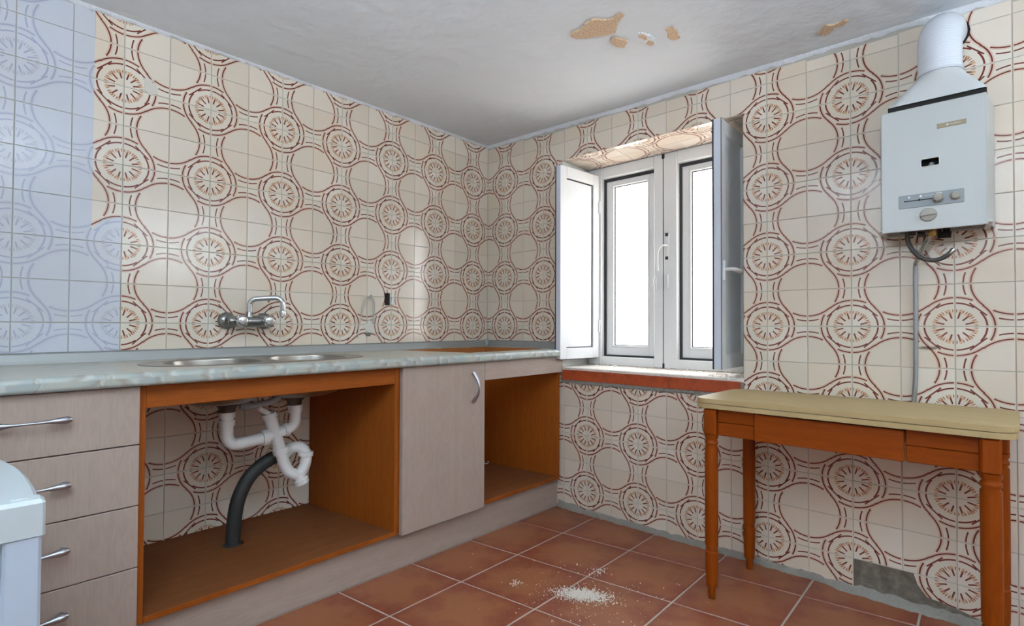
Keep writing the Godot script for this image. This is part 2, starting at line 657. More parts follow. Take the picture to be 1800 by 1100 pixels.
func tile_wall(par: Node3D, u0: float, v0: float, ir: Array, jr: Array, keep: Callable, holes: Array, skip, wash: bool, at := Transform3D(), sd := 1) -> void:
	var g := RandomNumberGenerator.new()
	g.seed = sd
	for j in range(jr[0], jr[1]):
		for i in range(ir[0], ir[1]):
			if skip != null and skip.call(i, j):
				continue
			var c := Vector2(u0 + (i + 0.5) * T, v0 + (j + 0.5) * T)
			var h := T / 2 - 0.0011
			var cell := rect(c.x - h, c.y - h, c.x + h, c.y + h)
			var k: Rect2 = keep.call(c)
			var polys := [cell]
			if not k.encloses(Rect2(c - Vector2(h, h), Vector2(h, h) * 2)):
				polys = Array(Geometry2D.intersect_polygons(cell, rect(k.position.x, k.position.y, k.end.x, k.end.y)))
			for hole: PackedVector2Array in holes:
				var cut := []
				var hb := Rect2(hole[0], Vector2.ZERO)
				for q in hole:
					hb = hb.expand(q)
				if not hb.intersects(Rect2(c - Vector2(h, h), Vector2(h, h) * 2)):
					continue
				for p: PackedVector2Array in polys:
					cut.append_array(Geometry2D.clip_polygons(p, hole))
				polys = cut
			if wash and absf(c.x + 2.016) < h and c.y > 1.45 and not polys.has(cell):
				var cut := []
				for p: PackedVector2Array in polys:
					cut.append_array(Geometry2D.intersect_polygons(p, rect(-9, -9, -2.016, 9)))
					cut.append_array(Geometry2D.intersect_polygons(p, rect(-2.016, -9, 9, 9)))
				polys = cut
			var turn := corner_turn(i, j)
			var tilt := Basis.from_euler(Vector3(g.randf_range(-1, 1), g.randf_range(-1, 1), 0) * 0.004)
			var tint := g.randi() % 3
			for p: PackedVector2Array in polys:
				var o := MeshInstance3D.new()
				o.name = "tile"
				var q := PackedVector2Array()
				var lo := Vector2(9, 9)
				var hi := Vector2(-9, -9)
				for w in p:
					q.append(w - c)
					lo = lo.min(w)
					hi = hi.max(w)
				if (hi - lo).x < 0.006 or (hi - lo).y < 0.006:
					continue
				var w0 := 0
				for e in p:
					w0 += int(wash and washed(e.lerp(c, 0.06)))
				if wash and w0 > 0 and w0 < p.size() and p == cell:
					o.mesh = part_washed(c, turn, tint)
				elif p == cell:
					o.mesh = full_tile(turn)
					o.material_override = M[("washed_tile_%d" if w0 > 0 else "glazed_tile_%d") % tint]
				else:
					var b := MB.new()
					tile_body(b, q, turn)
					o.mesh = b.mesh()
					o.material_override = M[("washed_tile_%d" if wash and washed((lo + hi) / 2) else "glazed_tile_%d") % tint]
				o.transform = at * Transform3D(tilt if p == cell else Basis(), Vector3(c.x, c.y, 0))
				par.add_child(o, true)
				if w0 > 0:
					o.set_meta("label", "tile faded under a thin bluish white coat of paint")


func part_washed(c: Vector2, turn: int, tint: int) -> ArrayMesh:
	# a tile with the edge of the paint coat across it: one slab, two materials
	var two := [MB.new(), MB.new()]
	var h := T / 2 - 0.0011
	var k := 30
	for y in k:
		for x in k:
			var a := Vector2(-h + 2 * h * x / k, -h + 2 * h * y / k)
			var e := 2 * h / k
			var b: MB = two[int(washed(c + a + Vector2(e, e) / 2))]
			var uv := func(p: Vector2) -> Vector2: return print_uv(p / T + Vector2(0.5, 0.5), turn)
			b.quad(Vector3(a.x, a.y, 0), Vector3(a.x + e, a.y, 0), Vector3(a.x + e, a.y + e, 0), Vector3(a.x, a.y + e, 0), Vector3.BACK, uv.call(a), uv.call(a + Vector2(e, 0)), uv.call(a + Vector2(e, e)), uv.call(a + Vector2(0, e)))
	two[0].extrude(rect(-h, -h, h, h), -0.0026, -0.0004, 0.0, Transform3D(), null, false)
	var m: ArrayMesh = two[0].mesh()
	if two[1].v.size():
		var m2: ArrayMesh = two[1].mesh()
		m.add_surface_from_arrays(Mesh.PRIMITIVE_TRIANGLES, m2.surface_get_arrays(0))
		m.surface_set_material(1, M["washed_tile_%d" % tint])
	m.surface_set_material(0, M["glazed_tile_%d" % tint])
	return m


func tile_field(par: Node3D, u0: float, v0: float, ir: Array, jr: Array) -> void:
	# the tiles that run on outside the picture, joined
	var b := MB.new()
	var h := T / 2 - 0.0011
	for j in range(jr[0], jr[1]):
		for i in range(ir[0], ir[1]):
			tile_body(b, rect(-h, -h, h, h), corner_turn(i, j), Transform3D(Basis(), Vector3(u0 + (i + 0.5) * T, v0 + (j + 0.5) * T, 0)))
	var o := part("tile_field", b, M["glazed_tile_0"], par)
	o.set_meta("kind", "stuff")


func ragged(x0: float, x1: float, k: int, y0: float, y1: float, amp: float, sd: int) -> PackedVector2Array:
	# a strip whose upper edge is uneven
	var g := RandomNumberGenerator.new()
	g.seed = sd
	var p := PackedVector2Array([Vector2(x1, y0), Vector2(x1, y1)])
	for i in range(1, k):
		p.append(Vector2(lerpf(x1, x0, float(i) / k), y1 + g.randf_range(-amp, amp)))
	p.append_array([Vector2(x0, y1), Vector2(x0, y0)])
	return p


func blob(c: Vector2, rx: float, ry: float, sd: int, k := 18, rough := 0.25) -> PackedVector2Array:
	var g := RandomNumberGenerator.new()
	g.seed = sd
	var p := PackedVector2Array()
	for i in k:
		var a := TAU * i / k
		p.append(c + Vector2(cos(a) * rx, sin(a) * ry) * (1.0 + g.randf_range(-rough, rough)))
	return p


func build_sink_wall() -> void:
	var b := MB.new()
	b.box(Vector3(-3.45, -0.1, -0.25), Vector3(0.35, 2.4, -0.003))
	var w := structure("wall_left", b, M["grout"])
	w.set_meta("label", "wall behind the sink, cream tiles with brown medallions")
	var u0 := -0.849273 * T
	var keep := func(_c: Vector2) -> Rect2: return Rect2(-3.3, 0.0, 3.2985, CEIL - 0.012)
	# lines are counted to the left from the corner, so cells run from -16 to 0
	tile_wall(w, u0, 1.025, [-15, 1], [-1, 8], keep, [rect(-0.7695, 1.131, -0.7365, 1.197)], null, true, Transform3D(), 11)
	tile_wall(w, u0, 1.025, [-13, -6], [-6, -1], keep, [], null, false, Transform3D(), 12)
	tile_field(w, u0, 1.025, [-22, -15], [-6, 7])
	# socket hole, plaster blots
	b = MB.new()
	b.box(Vector3(-0.772, 1.128, -0.06), Vector3(-0.734, 1.2, -0.0027), 0.0)
	part("socket_hole", b, M["dark_hollow"], w, "dark open socket hole with no cover")
	b = MB.new()
	b.extrude(blob(Vector2(-1.843, 1.945), 0.022, 0.024, 5, 24, 0.18), -0.002, 0.0018, 0.001)
	b.extrude(blob(Vector2(-1.853, 1.972), 0.014, 0.010, 6, 14, 0.25), -0.002, 0.0015, 0.0008)
	part("plaster_blot", b, M["filler"], w)
	b = MB.new()
	b.extrude(blob(Vector2(-0.862, 1.01), 0.03, 0.035, 15, 16, 0.35), -0.002, 0.0022, 0.001)
	part("filler_patch", b, M["filler"], w)
	b = MB.new()
	b.extrude(blob(Vector2(-0.868, 0.974), 0.022, 0.010, 16, 12, 0.45), -0.002, 0.003, 0.001)
	part("rust_stain", b, M["dark_mortar"], w)


func build_window_wall() -> void:
	var b := MB.new()
	var z0 := -0.42
	b.box(Vector3(-0.3, -0.1, z0), Vector3(0.578, 2.4, -0.003))
	b.box(Vector3(1.552, -0.1, z0), Vector3(4.6, 2.4, -0.003))
	b.box(Vector3(0.578, -0.1, z0), Vector3(1.552, 0.775, -0.003))
	b.box(Vector3(0.578, 1.974, z0), Vector3(1.552, 2.4, -0.003))
	var w := structure("wall_right", b, M["wall_plaster"], XR)
	w.set_meta("label", "wall with the window, cream tiles with brown medallions")
	# grout behind the tiles is the same wall, a skin of its own colour
	b = MB.new()
	for r: Array in [[-0.003, 0.0, 0.58, 2.18], [1.55, 0.0, 4.5, 2.18], [0.58, 0.0, 1.55, 0.72], [0.58, 1.973, 1.55, 2.18]]:
		b.box(Vector3(r[0], r[1], -0.0032), Vector3(r[2], r[3], -0.0022))
	part("grout", b, M["grout"], w)
	var u0 := 0.979789 * T
	var keep := func(c: Vector2) -> Rect2: return Rect2(0.0015, 0.022 + 0.006 * sin(c.x * 9.0), 4.4, CEIL - 0.026 - 0.018 * c.x - 0.022)
	var hole := rect(0.579, 0.702, 1.5515, 1.9725)
	var chip := PackedVector2Array([Vector2(1.9475, -0.1), Vector2(2.40, -0.1), Vector2(2.36, 0.012), Vector2(2.306, 0.022), Vector2(2.247, 0.040), Vector2(2.20, 0.047), Vector2(2.165, 0.052), Vector2(2.150, 0.072), Vector2(2.138, 0.09), Vector2(2.128, 0.1245), Vector2(2.06, 0.1238), Vector2(1.9475, 0.1235)])
	var duct := arc(Vector2(2.229, 2.062), 0.066, 0, 342, 18)
	var wallhole := blob(Vector2(2.174, 0.947), 0.027, 0.008, 7, 14, 0.2)
	tile_wall(w, u0, 1.025, [-1, 16], [-7, 8], keep, [hole, chip, duct, wallhole], func(i: int, j: int) -> bool: return i < 2 and j < -2, false, Transform3D(), 21)
	tile_field(w, u0, 1.025, [16, 27], [-6, 7])
	# soffit of the window recess: right = along the wall, up = into the room, facing down
	var sof := Transform3D(Basis(Vector3.RIGHT, Vector3.BACK, Vector3.DOWN), Vector3(0, 1.9715, 0))
	tile_wall(w, u0, 0.0, [2, 10], [-2, 0], func(_c: Vector2) -> Rect2: return Rect2(0.581, -0.262, 0.969, 0.2625), [], null, false, sof, 22)
	# mortar where the tile is missing, round the duct, and along the floor
	b = MB.new()
	b.extrude(chip, -0.0024, -0.0012, 0.0003)
	part("bare_mortar", b, M["dark_mortar"], w, "dark rough mortar where a tile is missing")
	b = MB.new()
	b.lathe([Vector2(0.0, 0.0), Vector2(0.0665, 0.0)], 24, Transform3D(Basis(Vector3.RIGHT, Vector3.BACK, Vector3.DOWN), Vector3(2.229, 2.062, -0.0018)))
	part("flue_hole", b, M["dark_hollow"], w)
	b = MB.new()
	b.extrude(wallhole, -0.0026, -0.0015, 0.0)
	part("chipped_hole", b, M["bare_plaster"], w, "small chipped hole with bare plaster inside")
	b = MB.new()
	for s in [-1.0, 1.0]:
		b.extrude(blob(Vector2(2.174 + s * 0.017, 0.947), 0.005, 0.005, 8, 10, 0.2), -0.0026, -0.001, 0.0)
	part("screw_hole", b, M["dark_hollow"], w)
	b = MB.new()
	var g := RandomNumberGenerator.new()
	g.seed = 4
	var rows := []
	for i in 90:
		var u := 0.56 + i * 0.022
		var hgt := 0.022 + g.randf_range(-0.006, 0.007) + (0.012 if u < 0.7 else 0.0)
		var out := 0.012 + g.randf_range(-0.004, 0.008) + (0.02 if u > 1.9 and u < 2.3 else 0.0)
		rows.append([Vector3(u, hgt, -0.002), Vector3(u, hgt, 0.001), Vector3(u, hgt * 0.45, out * 0.5), Vector3(u, 0.001, out), Vector3(u, -0.01, out)])
	b.grid(rows, false, true)
	var tr := structure("trim_1", b, M["mortar"], XR)
	tr.set_meta("label", "uneven grey mortar along the foot of the window wall")


func build_window() -> void:
	var w := Node3D.new()
	w.name = "window_1"
	add_child(w, true)
	w.transform = XR
	w.set_meta("kind", "structure")
	w.set_meta("label", "white metal window with two casements and inner shutters folded into the room")
	var b := MB.new()
	b.box(Vector3(0.579, 0.775, -0.40), Vector3(1.5515, 0.793, 0.010), 0.004)
	part("sill", b, M["sill_plaster"], w)
	var x := 0.583
	for x1: float in [0.866, 1.205, 1.540]:
		b = MB.new()
		b.box(Vector3(x + 0.002, 0.722, -0.004), Vector3(x1 - 0.002, 0.782, 0.009), 0.002)
		part("sill_tile", b, M["red_tile"], w)
		x = x1
	b = MB.new()
	b.extrude(rect(0.579, 0.72, 1.55, 0.785), -0.004, 0.002)
	b.extrude(ragged(0.579, 1.55, 50, 0.722, 0.704, 0.004, 9), -0.004, 0.006, 0.001)
	part("mortar_bed", b, M["mortar"], w)
	# crumbs of plaster along the back of the sill
	b = MB.new()
	var g := RandomNumberGenerator.new()
	g.seed = 77
	for i in 130:
		var p := Vector3(g.randf_range(0.6, 1.53), 0.7945, g.randf_range(-0.26, -0.235))
		if i % 3 == 0:
			p = Vector3(g.randf_range(1.38, 1.54), 0.7945, g.randf_range(-0.2, 0.0))
		var r := g.randf_range(0.002, 0.006)
		b.box(p - Vector3(r, 0.002, r), p + Vector3(r, r * 0.7, r), r * 0.4)
	var cr := part("plaster_crumbs", b, M["plaster_crumb"], w)
	cr.set_meta("kind", "stuff")
	# fixed frame behind
	b = MB.new()
	ring(b, 0.58, 0.793, 1.5515, 1.972, 0.05, 0.045, 0.05, 0.045, -0.40, -0.335)
	b.box(Vector3(1.035, 0.83, -0.40), Vector3(1.098, 1.935, -0.335), 0.002)
	part("frame", b, M["white_aluminium"], w)
	# the two casements: deep outer frame, gasket with the gap's shade as black, glazed inner frame
	for s: Array in [["a", 0.592, 1.061, 0.677, 1.008, 0.727, 0.962], ["b", 1.063, 1.546, 1.139, 1.474, 1.189, 1.428]]:
		b = MB.new()
		ring(b, s[1], 0.795, s[2], 1.971, s[3] - s[1], 0.05, s[2] - s[4], 0.064, -0.312, -0.27, 0.003)
		var sash := part("casement", b, M["white_aluminium"], w)
		b = MB.new()
		ring(b, s[3] - 0.004, 0.841, s[4] + 0.004, 1.911, 0.018, 0.0145, 0.018, 0.021, -0.3115, -0.3045, 0.0)  # seal widened in black to stand for the shadow gap
		part("gasket", b, M["gasket"], sash)
		b = MB.new()
		var fw: float = s[5] - s[3] + 0.03
		ring(b, s[3] - 0.03, 0.82, s[4] + 0.03, 1.935, fw, 0.081, s[4] + 0.03 - s[6], 0.067, -0.335, -0.3125, 0.002)
		part("glazing_frame", b, M["white_aluminium"], sash)
		b = MB.new()
		ring(b, s[5] - 0.001, 0.9, s[6] + 0.001, 1.869, 0.012, 0.012, 0.012, 0.012, -0.331, -0.309, 0.003)
		part("glazing_bead", b, M["white_aluminium"], sash)
		b = MB.new()
		ring(b, s[5] + 0.011, 0.912, s[6] - 0.011, 1.857, 0.004, 0.004, 0.004, 0.004, -0.331, -0.322, 0.0)
		part("seal", b, M["gasket"], sash)
		b = MB.new()
		b.quad(Vector3(s[5], 0.9, -0.327), Vector3(s[6], 0.9, -0.327), Vector3(s[6], 1.868, -0.327), Vector3(s[5], 1.868, -0.327), Vector3.BACK)
		part("pane", b, M["window_glass"], sash)
		# little latch on the meeting stile
		b = MB.new()
		var lx: float = 1.022 if s[0] == "a" else 1.088
		b.box(Vector3(lx - 0.008, 1.224, -0.271), Vector3(lx + 0.008, 1.305, -0.258), 0.004)
		b.box(Vector3(lx - 0.016, 1.245, -0.271), Vector3(lx - 0.004, 1.29, -0.262), 0.003)
		part("latch", b, M["white_plastic"], sash)
		if s[0] == "b":
			b = MB.new()
			b.box(Vector3(1.079, 1.386, -0.271), Vector3(1.098, 1.53, -0.262), 0.003)
			b.tube(smooth([Vector3(1.086, 1.462, -0.262), Vector3(1.082, 1.462, -0.232), Vector3(1.066, 1.452, -0.222), Vector3(1.052, 1.42, -0.22), Vector3(1.051, 1.325, -0.226)]), 0.0055, 10)
			part("handle", b, M["white_plastic"], sash)
			b = MB.new()
			b.box(Vector3(1.077, 1.514, -0.27), Vector3(1.094, 1.531, -0.2605), 0.001)
			b.box(Vector3(1.077, 1.387, -0.27), Vector3(1.094, 1.404, -0.2605), 0.001)
			part("handle_clip", b, M["gasket"], sash)
	# small black plugs on the meeting line
	b = MB.new()
	b.box(Vector3(1.055, 1.945, -0.272), Vector3(1.07, 1.969, -0.268))
	b.box(Vector3(1.058, 0.796, -0.272), Vector3(1.069, 0.822, -0.268))
	b.box(Vector3(1.0612, 0.82, -0.285), Vector3(1.0628, 1.95, -0.2705))
	part("joint_plug", b, M["gasket"], w)
	# inner shutters, each hung on its casement and folded open into the room
	for s: Array in [[0.667, -0.262, -7.8, 0.338, 1.0, 0.838, 1.923], [1.4905, -0.262, -1.6, 0.335, 1.0, 0.832, 1.953]]:
		var pv := Transform3D(Basis(Vector3.UP, deg_to_rad(s[2])), Vector3(s[0], 0, s[1]))
		# local: z along the leaf from the hinge, x outward of the seen face (0) to the other face (-0.04)
		var L: float = s[3]
		var y0: float = s[5]
		var y1: float = s[6]
		var th := 0.036
		b = MB.new()
		var st := 0.052
		for q: Array in [[0.0, st, y0, y1], [L - st, L, y0, y1], [st, L - st, y0, y0 + 0.062], [st, L - st, y1 - 0.062, y1]]:
			b.box(Vector3(-th, q[2], q[0]), Vector3(0, q[3], q[1]), 0.002, pv)
		var leaf := part("shutter_leaf", b, M["white_aluminium"], w)
		b = MB.new()
		b.box(Vector3(-th + 0.008, y0 + 0.05, st - 0.01), Vector3(-0.010, y1 - 0.05, L - st + 0.01), 0.0, pv)
		part("panel", b, M["shutter_panel"], leaf)
		b = MB.new()
		for q: Array in [[st, st + 0.007, y0 + 0.062, y1 - 0.062], [st, L - st, y0 + 0.062, y0 + 0.067], [st, L - st, y1 - 0.070, y1 - 0.062]]:
			b.box(Vector3(-0.011, q[2], q[0]), Vector3(-0.0085, q[3], q[1]), 0.0, pv)
		part("gasket", b, M["gasket"] if s[0] < 1.0 else M["white_aluminium"], leaf)
		# edge strip with its screws
		b = MB.new()
		b.box(Vector3(-th + 0.004, y0 + 0.004, L - 0.001), Vector3(-0.001, y1 - 0.004, L + 0.0015), 0.0005, pv)
		part("edge_strip", b, M["edge_aluminium"], leaf)
		b = MB.new()
		b.box(Vector3(-th - 0.004, y0, L - 0.004), Vector3(-th + 0.003, y1, L + 0.001), 0.0, pv)
		if s[0] < 1.0:
			b.box(Vector3(-th - 0.002, y0 - 0.004, 0.02), Vector3(-0.004, y0 + 0.001, L), 0.0, pv)
		else:
			b.box(Vector3(-0.0018, y0, L - 0.001), Vector3(0.0005, y1, L + 0.002), 0.0, pv)
		part("brush_seal", b, M["gasket"], leaf)
		b = MB.new()
		for yy: float in [y0 + 0.035, y1 - 0.045]:
			b.lathe([Vector2(0.0045, 0), Vector2(0.004, 0.0015), Vector2(0, 0.002)], 10, pv * Transform3D(Basis(Vector3.RIGHT, Vector3.BACK, Vector3.DOWN).inverse(), Vector3(-th * 0.4, yy, L + 0.001)))
		part("screw", b, M["grey_plastic"], leaf)
		if s[0] > 1.0:
			b = MB.new()
			b.box(Vector3(-0.001, 1.225, 0.305), Vector3(0.010, 1.318, 0.327), 0.005, pv)
			b.tube(smooth([pv * Vector3(0.008, 1.276, 0.316), pv * Vector3(0.034, 1.276, 0.314), pv * Vector3(0.046, 1.274, 0.298), pv * Vector3(0.046, 1.268, 0.2)]), [0.008, 0.008, 0.008, 0.008, 0.008, 0.008, 0.009, 0.009, 0.009, 0.009, 0.009, 0.010, 0.011, 0.011, 0.011, 0.011, 0.010, 0.009, 0.008], 10)
			part("handle", b, M["white_plastic"], leaf)
		else:
			b = MB.new()
			for yy: float in [0.99, 1.7]:
				b.lathe([Vector2(0, 0), Vector2(0.006, 0), Vector2(0.006, 0.07), Vector2(0, 0.07)], 10, Transform3D(Basis(), Vector3(s[0] + 0.003, yy, s[1] + 0.002)))
			part("hinge", b, M["white_aluminium"], leaf)


func in_cell(q: Vector2, du: Vector2, dv: Vector2) -> Vector2:
	var k := du.cross(dv)
	return Vector2(q.cross(dv) / k, du.cross(q) / k)


func build_shell() -> void:
	# floor slab and its tiles, on a lattice that does not quite run square to the walls
	var b := MB.new()
	b.box(Vector3(-3.5, -0.12, -0.2), Vector3(0.5, -0.0018, 4.5))
	var f := structure("floor", b, M["floor_grout"])
	f.set_meta("label", "terracotta tiled floor with pale joints")
	var o := Vector2(-0.594, 0.816)
	var du := Vector2(0.3375, -0.006)
	var dv := Vector2(0.0585, 0.3345)
	var room := PackedVector2Array([Vector2(-3.3, 0.556), Vector2(0.556 * tan(ANG) + 0.004, 0.556), Vector2(4.2 * tan(ANG) + 0.004, 4.2), Vector2(-3.3, 4.2)])
	var far := MB.new()
	var lay := Transform3D(Basis(Vector3.RIGHT, Vector3.BACK, Vector3.DOWN), Vector3.ZERO)
	for i in range(-10, 4):
		for j in range(-2, 12):
			var a := o + du * i + dv * j
			var e := 0.002
			var poly := PackedVector2Array([a + du * 0.010 + dv * 0.010, a + du * 0.990 + dv * 0.010, a + du * 0.990 + dv * 0.990, a + du * 0.010 + dv * 0.990])
			var got := Geometry2D.intersect_polygons(poly, room)
			if got.is_empty():
				continue
			var c := a + du / 2 + dv / 2
			var p: PackedVector2Array = got[0]
			if c.y > 2.5 or c.x < -2.2:
				far.extrude(p, 0.004, 0.0, 0.0, lay, func(q: Vector2) -> Vector2: return in_cell(q - a, du, dv), false)
				continue
			b = MB.new()
			var turn := rng.randi() % 4
			b.extrude(p, 0.004, rng.randf_range(-0.0004, 0.0004), 0.0018, lay, func(q: Vector2) -> Vector2: return print_uv(in_cell(q - a, du, dv), turn), false)
			part("floor_tile", b, M["terracotta_%d" % (rng.randi() % 3)], f)
	part("floor_tile_field", far, M["terracotta_0"], f).set_meta("kind", "stuff")
	# ceiling: lumpy plaster, a little lower towards the viewer
	b = MB.new()
	var lump := noise(90, 1.1, 3)
	var rows := []
	for i in 61:
		var row := []
		for j in 61:
			var x := lerpf(-3.5, 0.5, i / 60.0)
			var z := lerpf(-0.2, 4.4, j / 60.0)
			row.append(Vector3(x, CEIL - 0.018 * maxf(z, 0) + 0.006 * lump.get_noise_2d(x, z), z))
		rows.append(row)
	b.grid(rows, false, false)
	b.box(Vector3(-3.5, 2.25, -0.2), Vector3(0.5, 2.4, 4.4))
	var c2 := structure("ceiling", b, M["ceiling_plaster"])
	c2.set_meta("label", "lumpy white plaster ceiling with flaked patches")
	var flat := Transform3D(Basis(Vector3.RIGHT, Vector3.BACK, Vector3.DOWN), Vector3.ZERO)
	for s: Array in [
			PackedVector2Array([Vector2(-0.69, 1.172), Vector2(-0.668, 1.165), Vector2(-0.64, 1.19), Vector2(-0.615, 1.225), Vector2(-0.6, 1.262), Vector2(-0.575, 1.298), Vector2(-0.6, 1.325), Vector2(-0.632, 1.352), Vector2(-0.655, 1.392), Vector2(-0.678, 1.388), Vector2(-0.664, 1.345), Vector2(-0.672, 1.328), Vector2(-0.708, 1.295), Vector2(-0.71, 1.262), Vector2(-0.69, 1.225)]),
			PackedVector2Array([Vector2(-0.543, 1.259), Vector2(-0.55, 1.29), Vector2(-0.52, 1.302), Vector2(-0.495, 1.312), Vector2(-0.465, 1.28), Vector2(-0.49, 1.258)]),
			PackedVector2Array([Vector2(-0.476, 1.46), Vector2(-0.465, 1.487), Vector2(-0.42, 1.482), Vector2(-0.378, 1.474), Vector2(-0.38, 1.45), Vector2(-0.415, 1.44), Vector2(-0.44, 1.455)]),
			PackedVector2Array([Vector2(-0.05, 1.868), Vector2(-0.015, 1.885), Vector2(-0.03, 1.91), Vector2(-0.055, 1.925), Vector2(-0.04, 1.945), Vector2(-0.07, 1.972), Vector2(-0.085, 1.96), Vector2(-0.075, 1.925), Vector2(-0.09, 1.905)])].map(func(q: PackedVector2Array) -> Array: return [q]):
		b = MB.new()
		var poly: PackedVector2Array = s[0]
		var fine := PackedVector2Array()
		for i in poly.size():
			for k in 4:
				var q := poly[i].lerp(poly[(i + 1) % poly.size()], k / 4.0)
				fine.append(q + Vector2(rng.randf_range(-1, 1), rng.randf_range(-1, 1)) * (0.004 if k else 0.0))
		var y := CEIL - 0.018 * fine[0].y
		b.extrude(fine, -(y + 0.01), -(y - 0.0075), 0.0015, flat, null, false)
		part("flaked_patch", b, M["bare_plaster"], c2, "patch where the paint has flaked to tan plaster")
	b = MB.new()
	var pk := blob(Vector2(-0.455, 1.375), 0.055, 0.022, 44, 26, 0.2)
	b.extrude(pk, -(CEIL - 0.018 * 1.375 + 0.01), -(CEIL - 0.018 * 1.375 - 0.0065), 0.004, flat, null, false)
	part("blister", b, M["ceiling_plaster"], c2, "blistered paint about to flake")
	b = MB.new()
	b.extrude(blob(Vector2(-0.425, 1.372), 0.020, 0.013, 45, 20, 0.25), -(CEIL - 0.018 * 1.375), -(CEIL - 0.018 * 1.375 - 0.0085), 0.001, flat, null, false)
	b.extrude(blob(Vector2(-0.485, 1.374), 0.022, 0.012, 46, 20, 0.25), -(CEIL - 0.018 * 1.375), -(CEIL - 0.018 * 1.375 - 0.0085), 0.001, flat, null, false)
	part("flaked_patch", b, M["bare_plaster"], c2)
	# uneven filler between ceiling and tiles, both walls
	for s: Array in [["trim_2", Transform3D(), -3.3, 0.0, "line of filler where the sink wall meets the ceiling", 0.0, 0.011], ["trim_3", XR, 0.0, 4.3, "line of filler where the window wall meets the ceiling", -0.018, 0.016]]:
		b = MB.new()
		rows = []
		for i in 161:
			var u: float = lerpf(s[2], s[3], i / 160.0)
			var y: float = CEIL + s[5] * u
			var d: float = s[6] + rng.randf_range(-0.005, 0.006)
			rows.append([Vector3(u, y + 0.012, 0.012), Vector3(u, y - 0.003, 0.010), Vector3(u, y - d * 0.55, 0.005), Vector3(u, y - d, 0.0015), Vector3(u, y - d, -0.002)])
		b.grid(rows, false, false)
		structure(s[0], b, M["caulk"], s[1]).set_meta("label", s[4])
	# the rest of the room, behind the viewer: plain plaster
	b = MB.new()
	b.box(Vector3(-3.5, -0.1, -0.2), Vector3(-3.3, 2.4, 4.4))
	structure("wall_side", b, M["wall_plaster"]).set_meta("label", "plain side wall outside the picture")
	b = MB.new()
	b.box(Vector3(-3.5, -0.1, 4.2), Vector3(0.6, 2.4, 4.4))
	structure("wall_rear", b, M["wall_plaster"]).set_meta("label", "plain rear wall outside the picture")



# ---------------------------------------------------------------- kitchen units
func skew(p: Vector3) -> Vector3:
	# the run of units is a little out of square with the wall and rises slightly to the right
	return Vector3(p.x + 0.168 * (p.z - 0.58), p.y + 0.0075 * p.x, p.z)


func kb() -> MB:
	var b := MB.new()
	b.f = skew
	return b


func kbox(par: Node, called: String, m: String, lo: Vector3, hi: Vector3, bev := 0.0015, label := "") -> MeshInstance3D:
	var b := kb()
	b.box(lo, hi, bev)
	return part(called, b, M[m], par, label)


func bone_handle(par: Node, a: Vector3, b: Vector3, out: Vector3) -> void:
	# a bar that is thick at both ends and thin between, on two feet
	var path := []
	var rad := []
	for i in 25:
		var k := i / 24.0
		var w := absf(k - 0.5) * 2.0
		path.append(a.lerp(b, k) + out * (0.020 + 0.012 * (1.0 - w * w)))
		rad.append(0.0035 + 0.0065 * smoothstep(0.25, 0.9, w) - (0.004 if i == 0 or i == 24 else 0.0))
	var h := MB.new()
	h.tube(path, rad, 12)
	for k: float in [0.08, 0.92]:
		var p := a.lerp(b, k)
		h.tube([p, p + out * 0.022], 0.006, 10)
	part("handle", h, M["satin_chrome"], par)


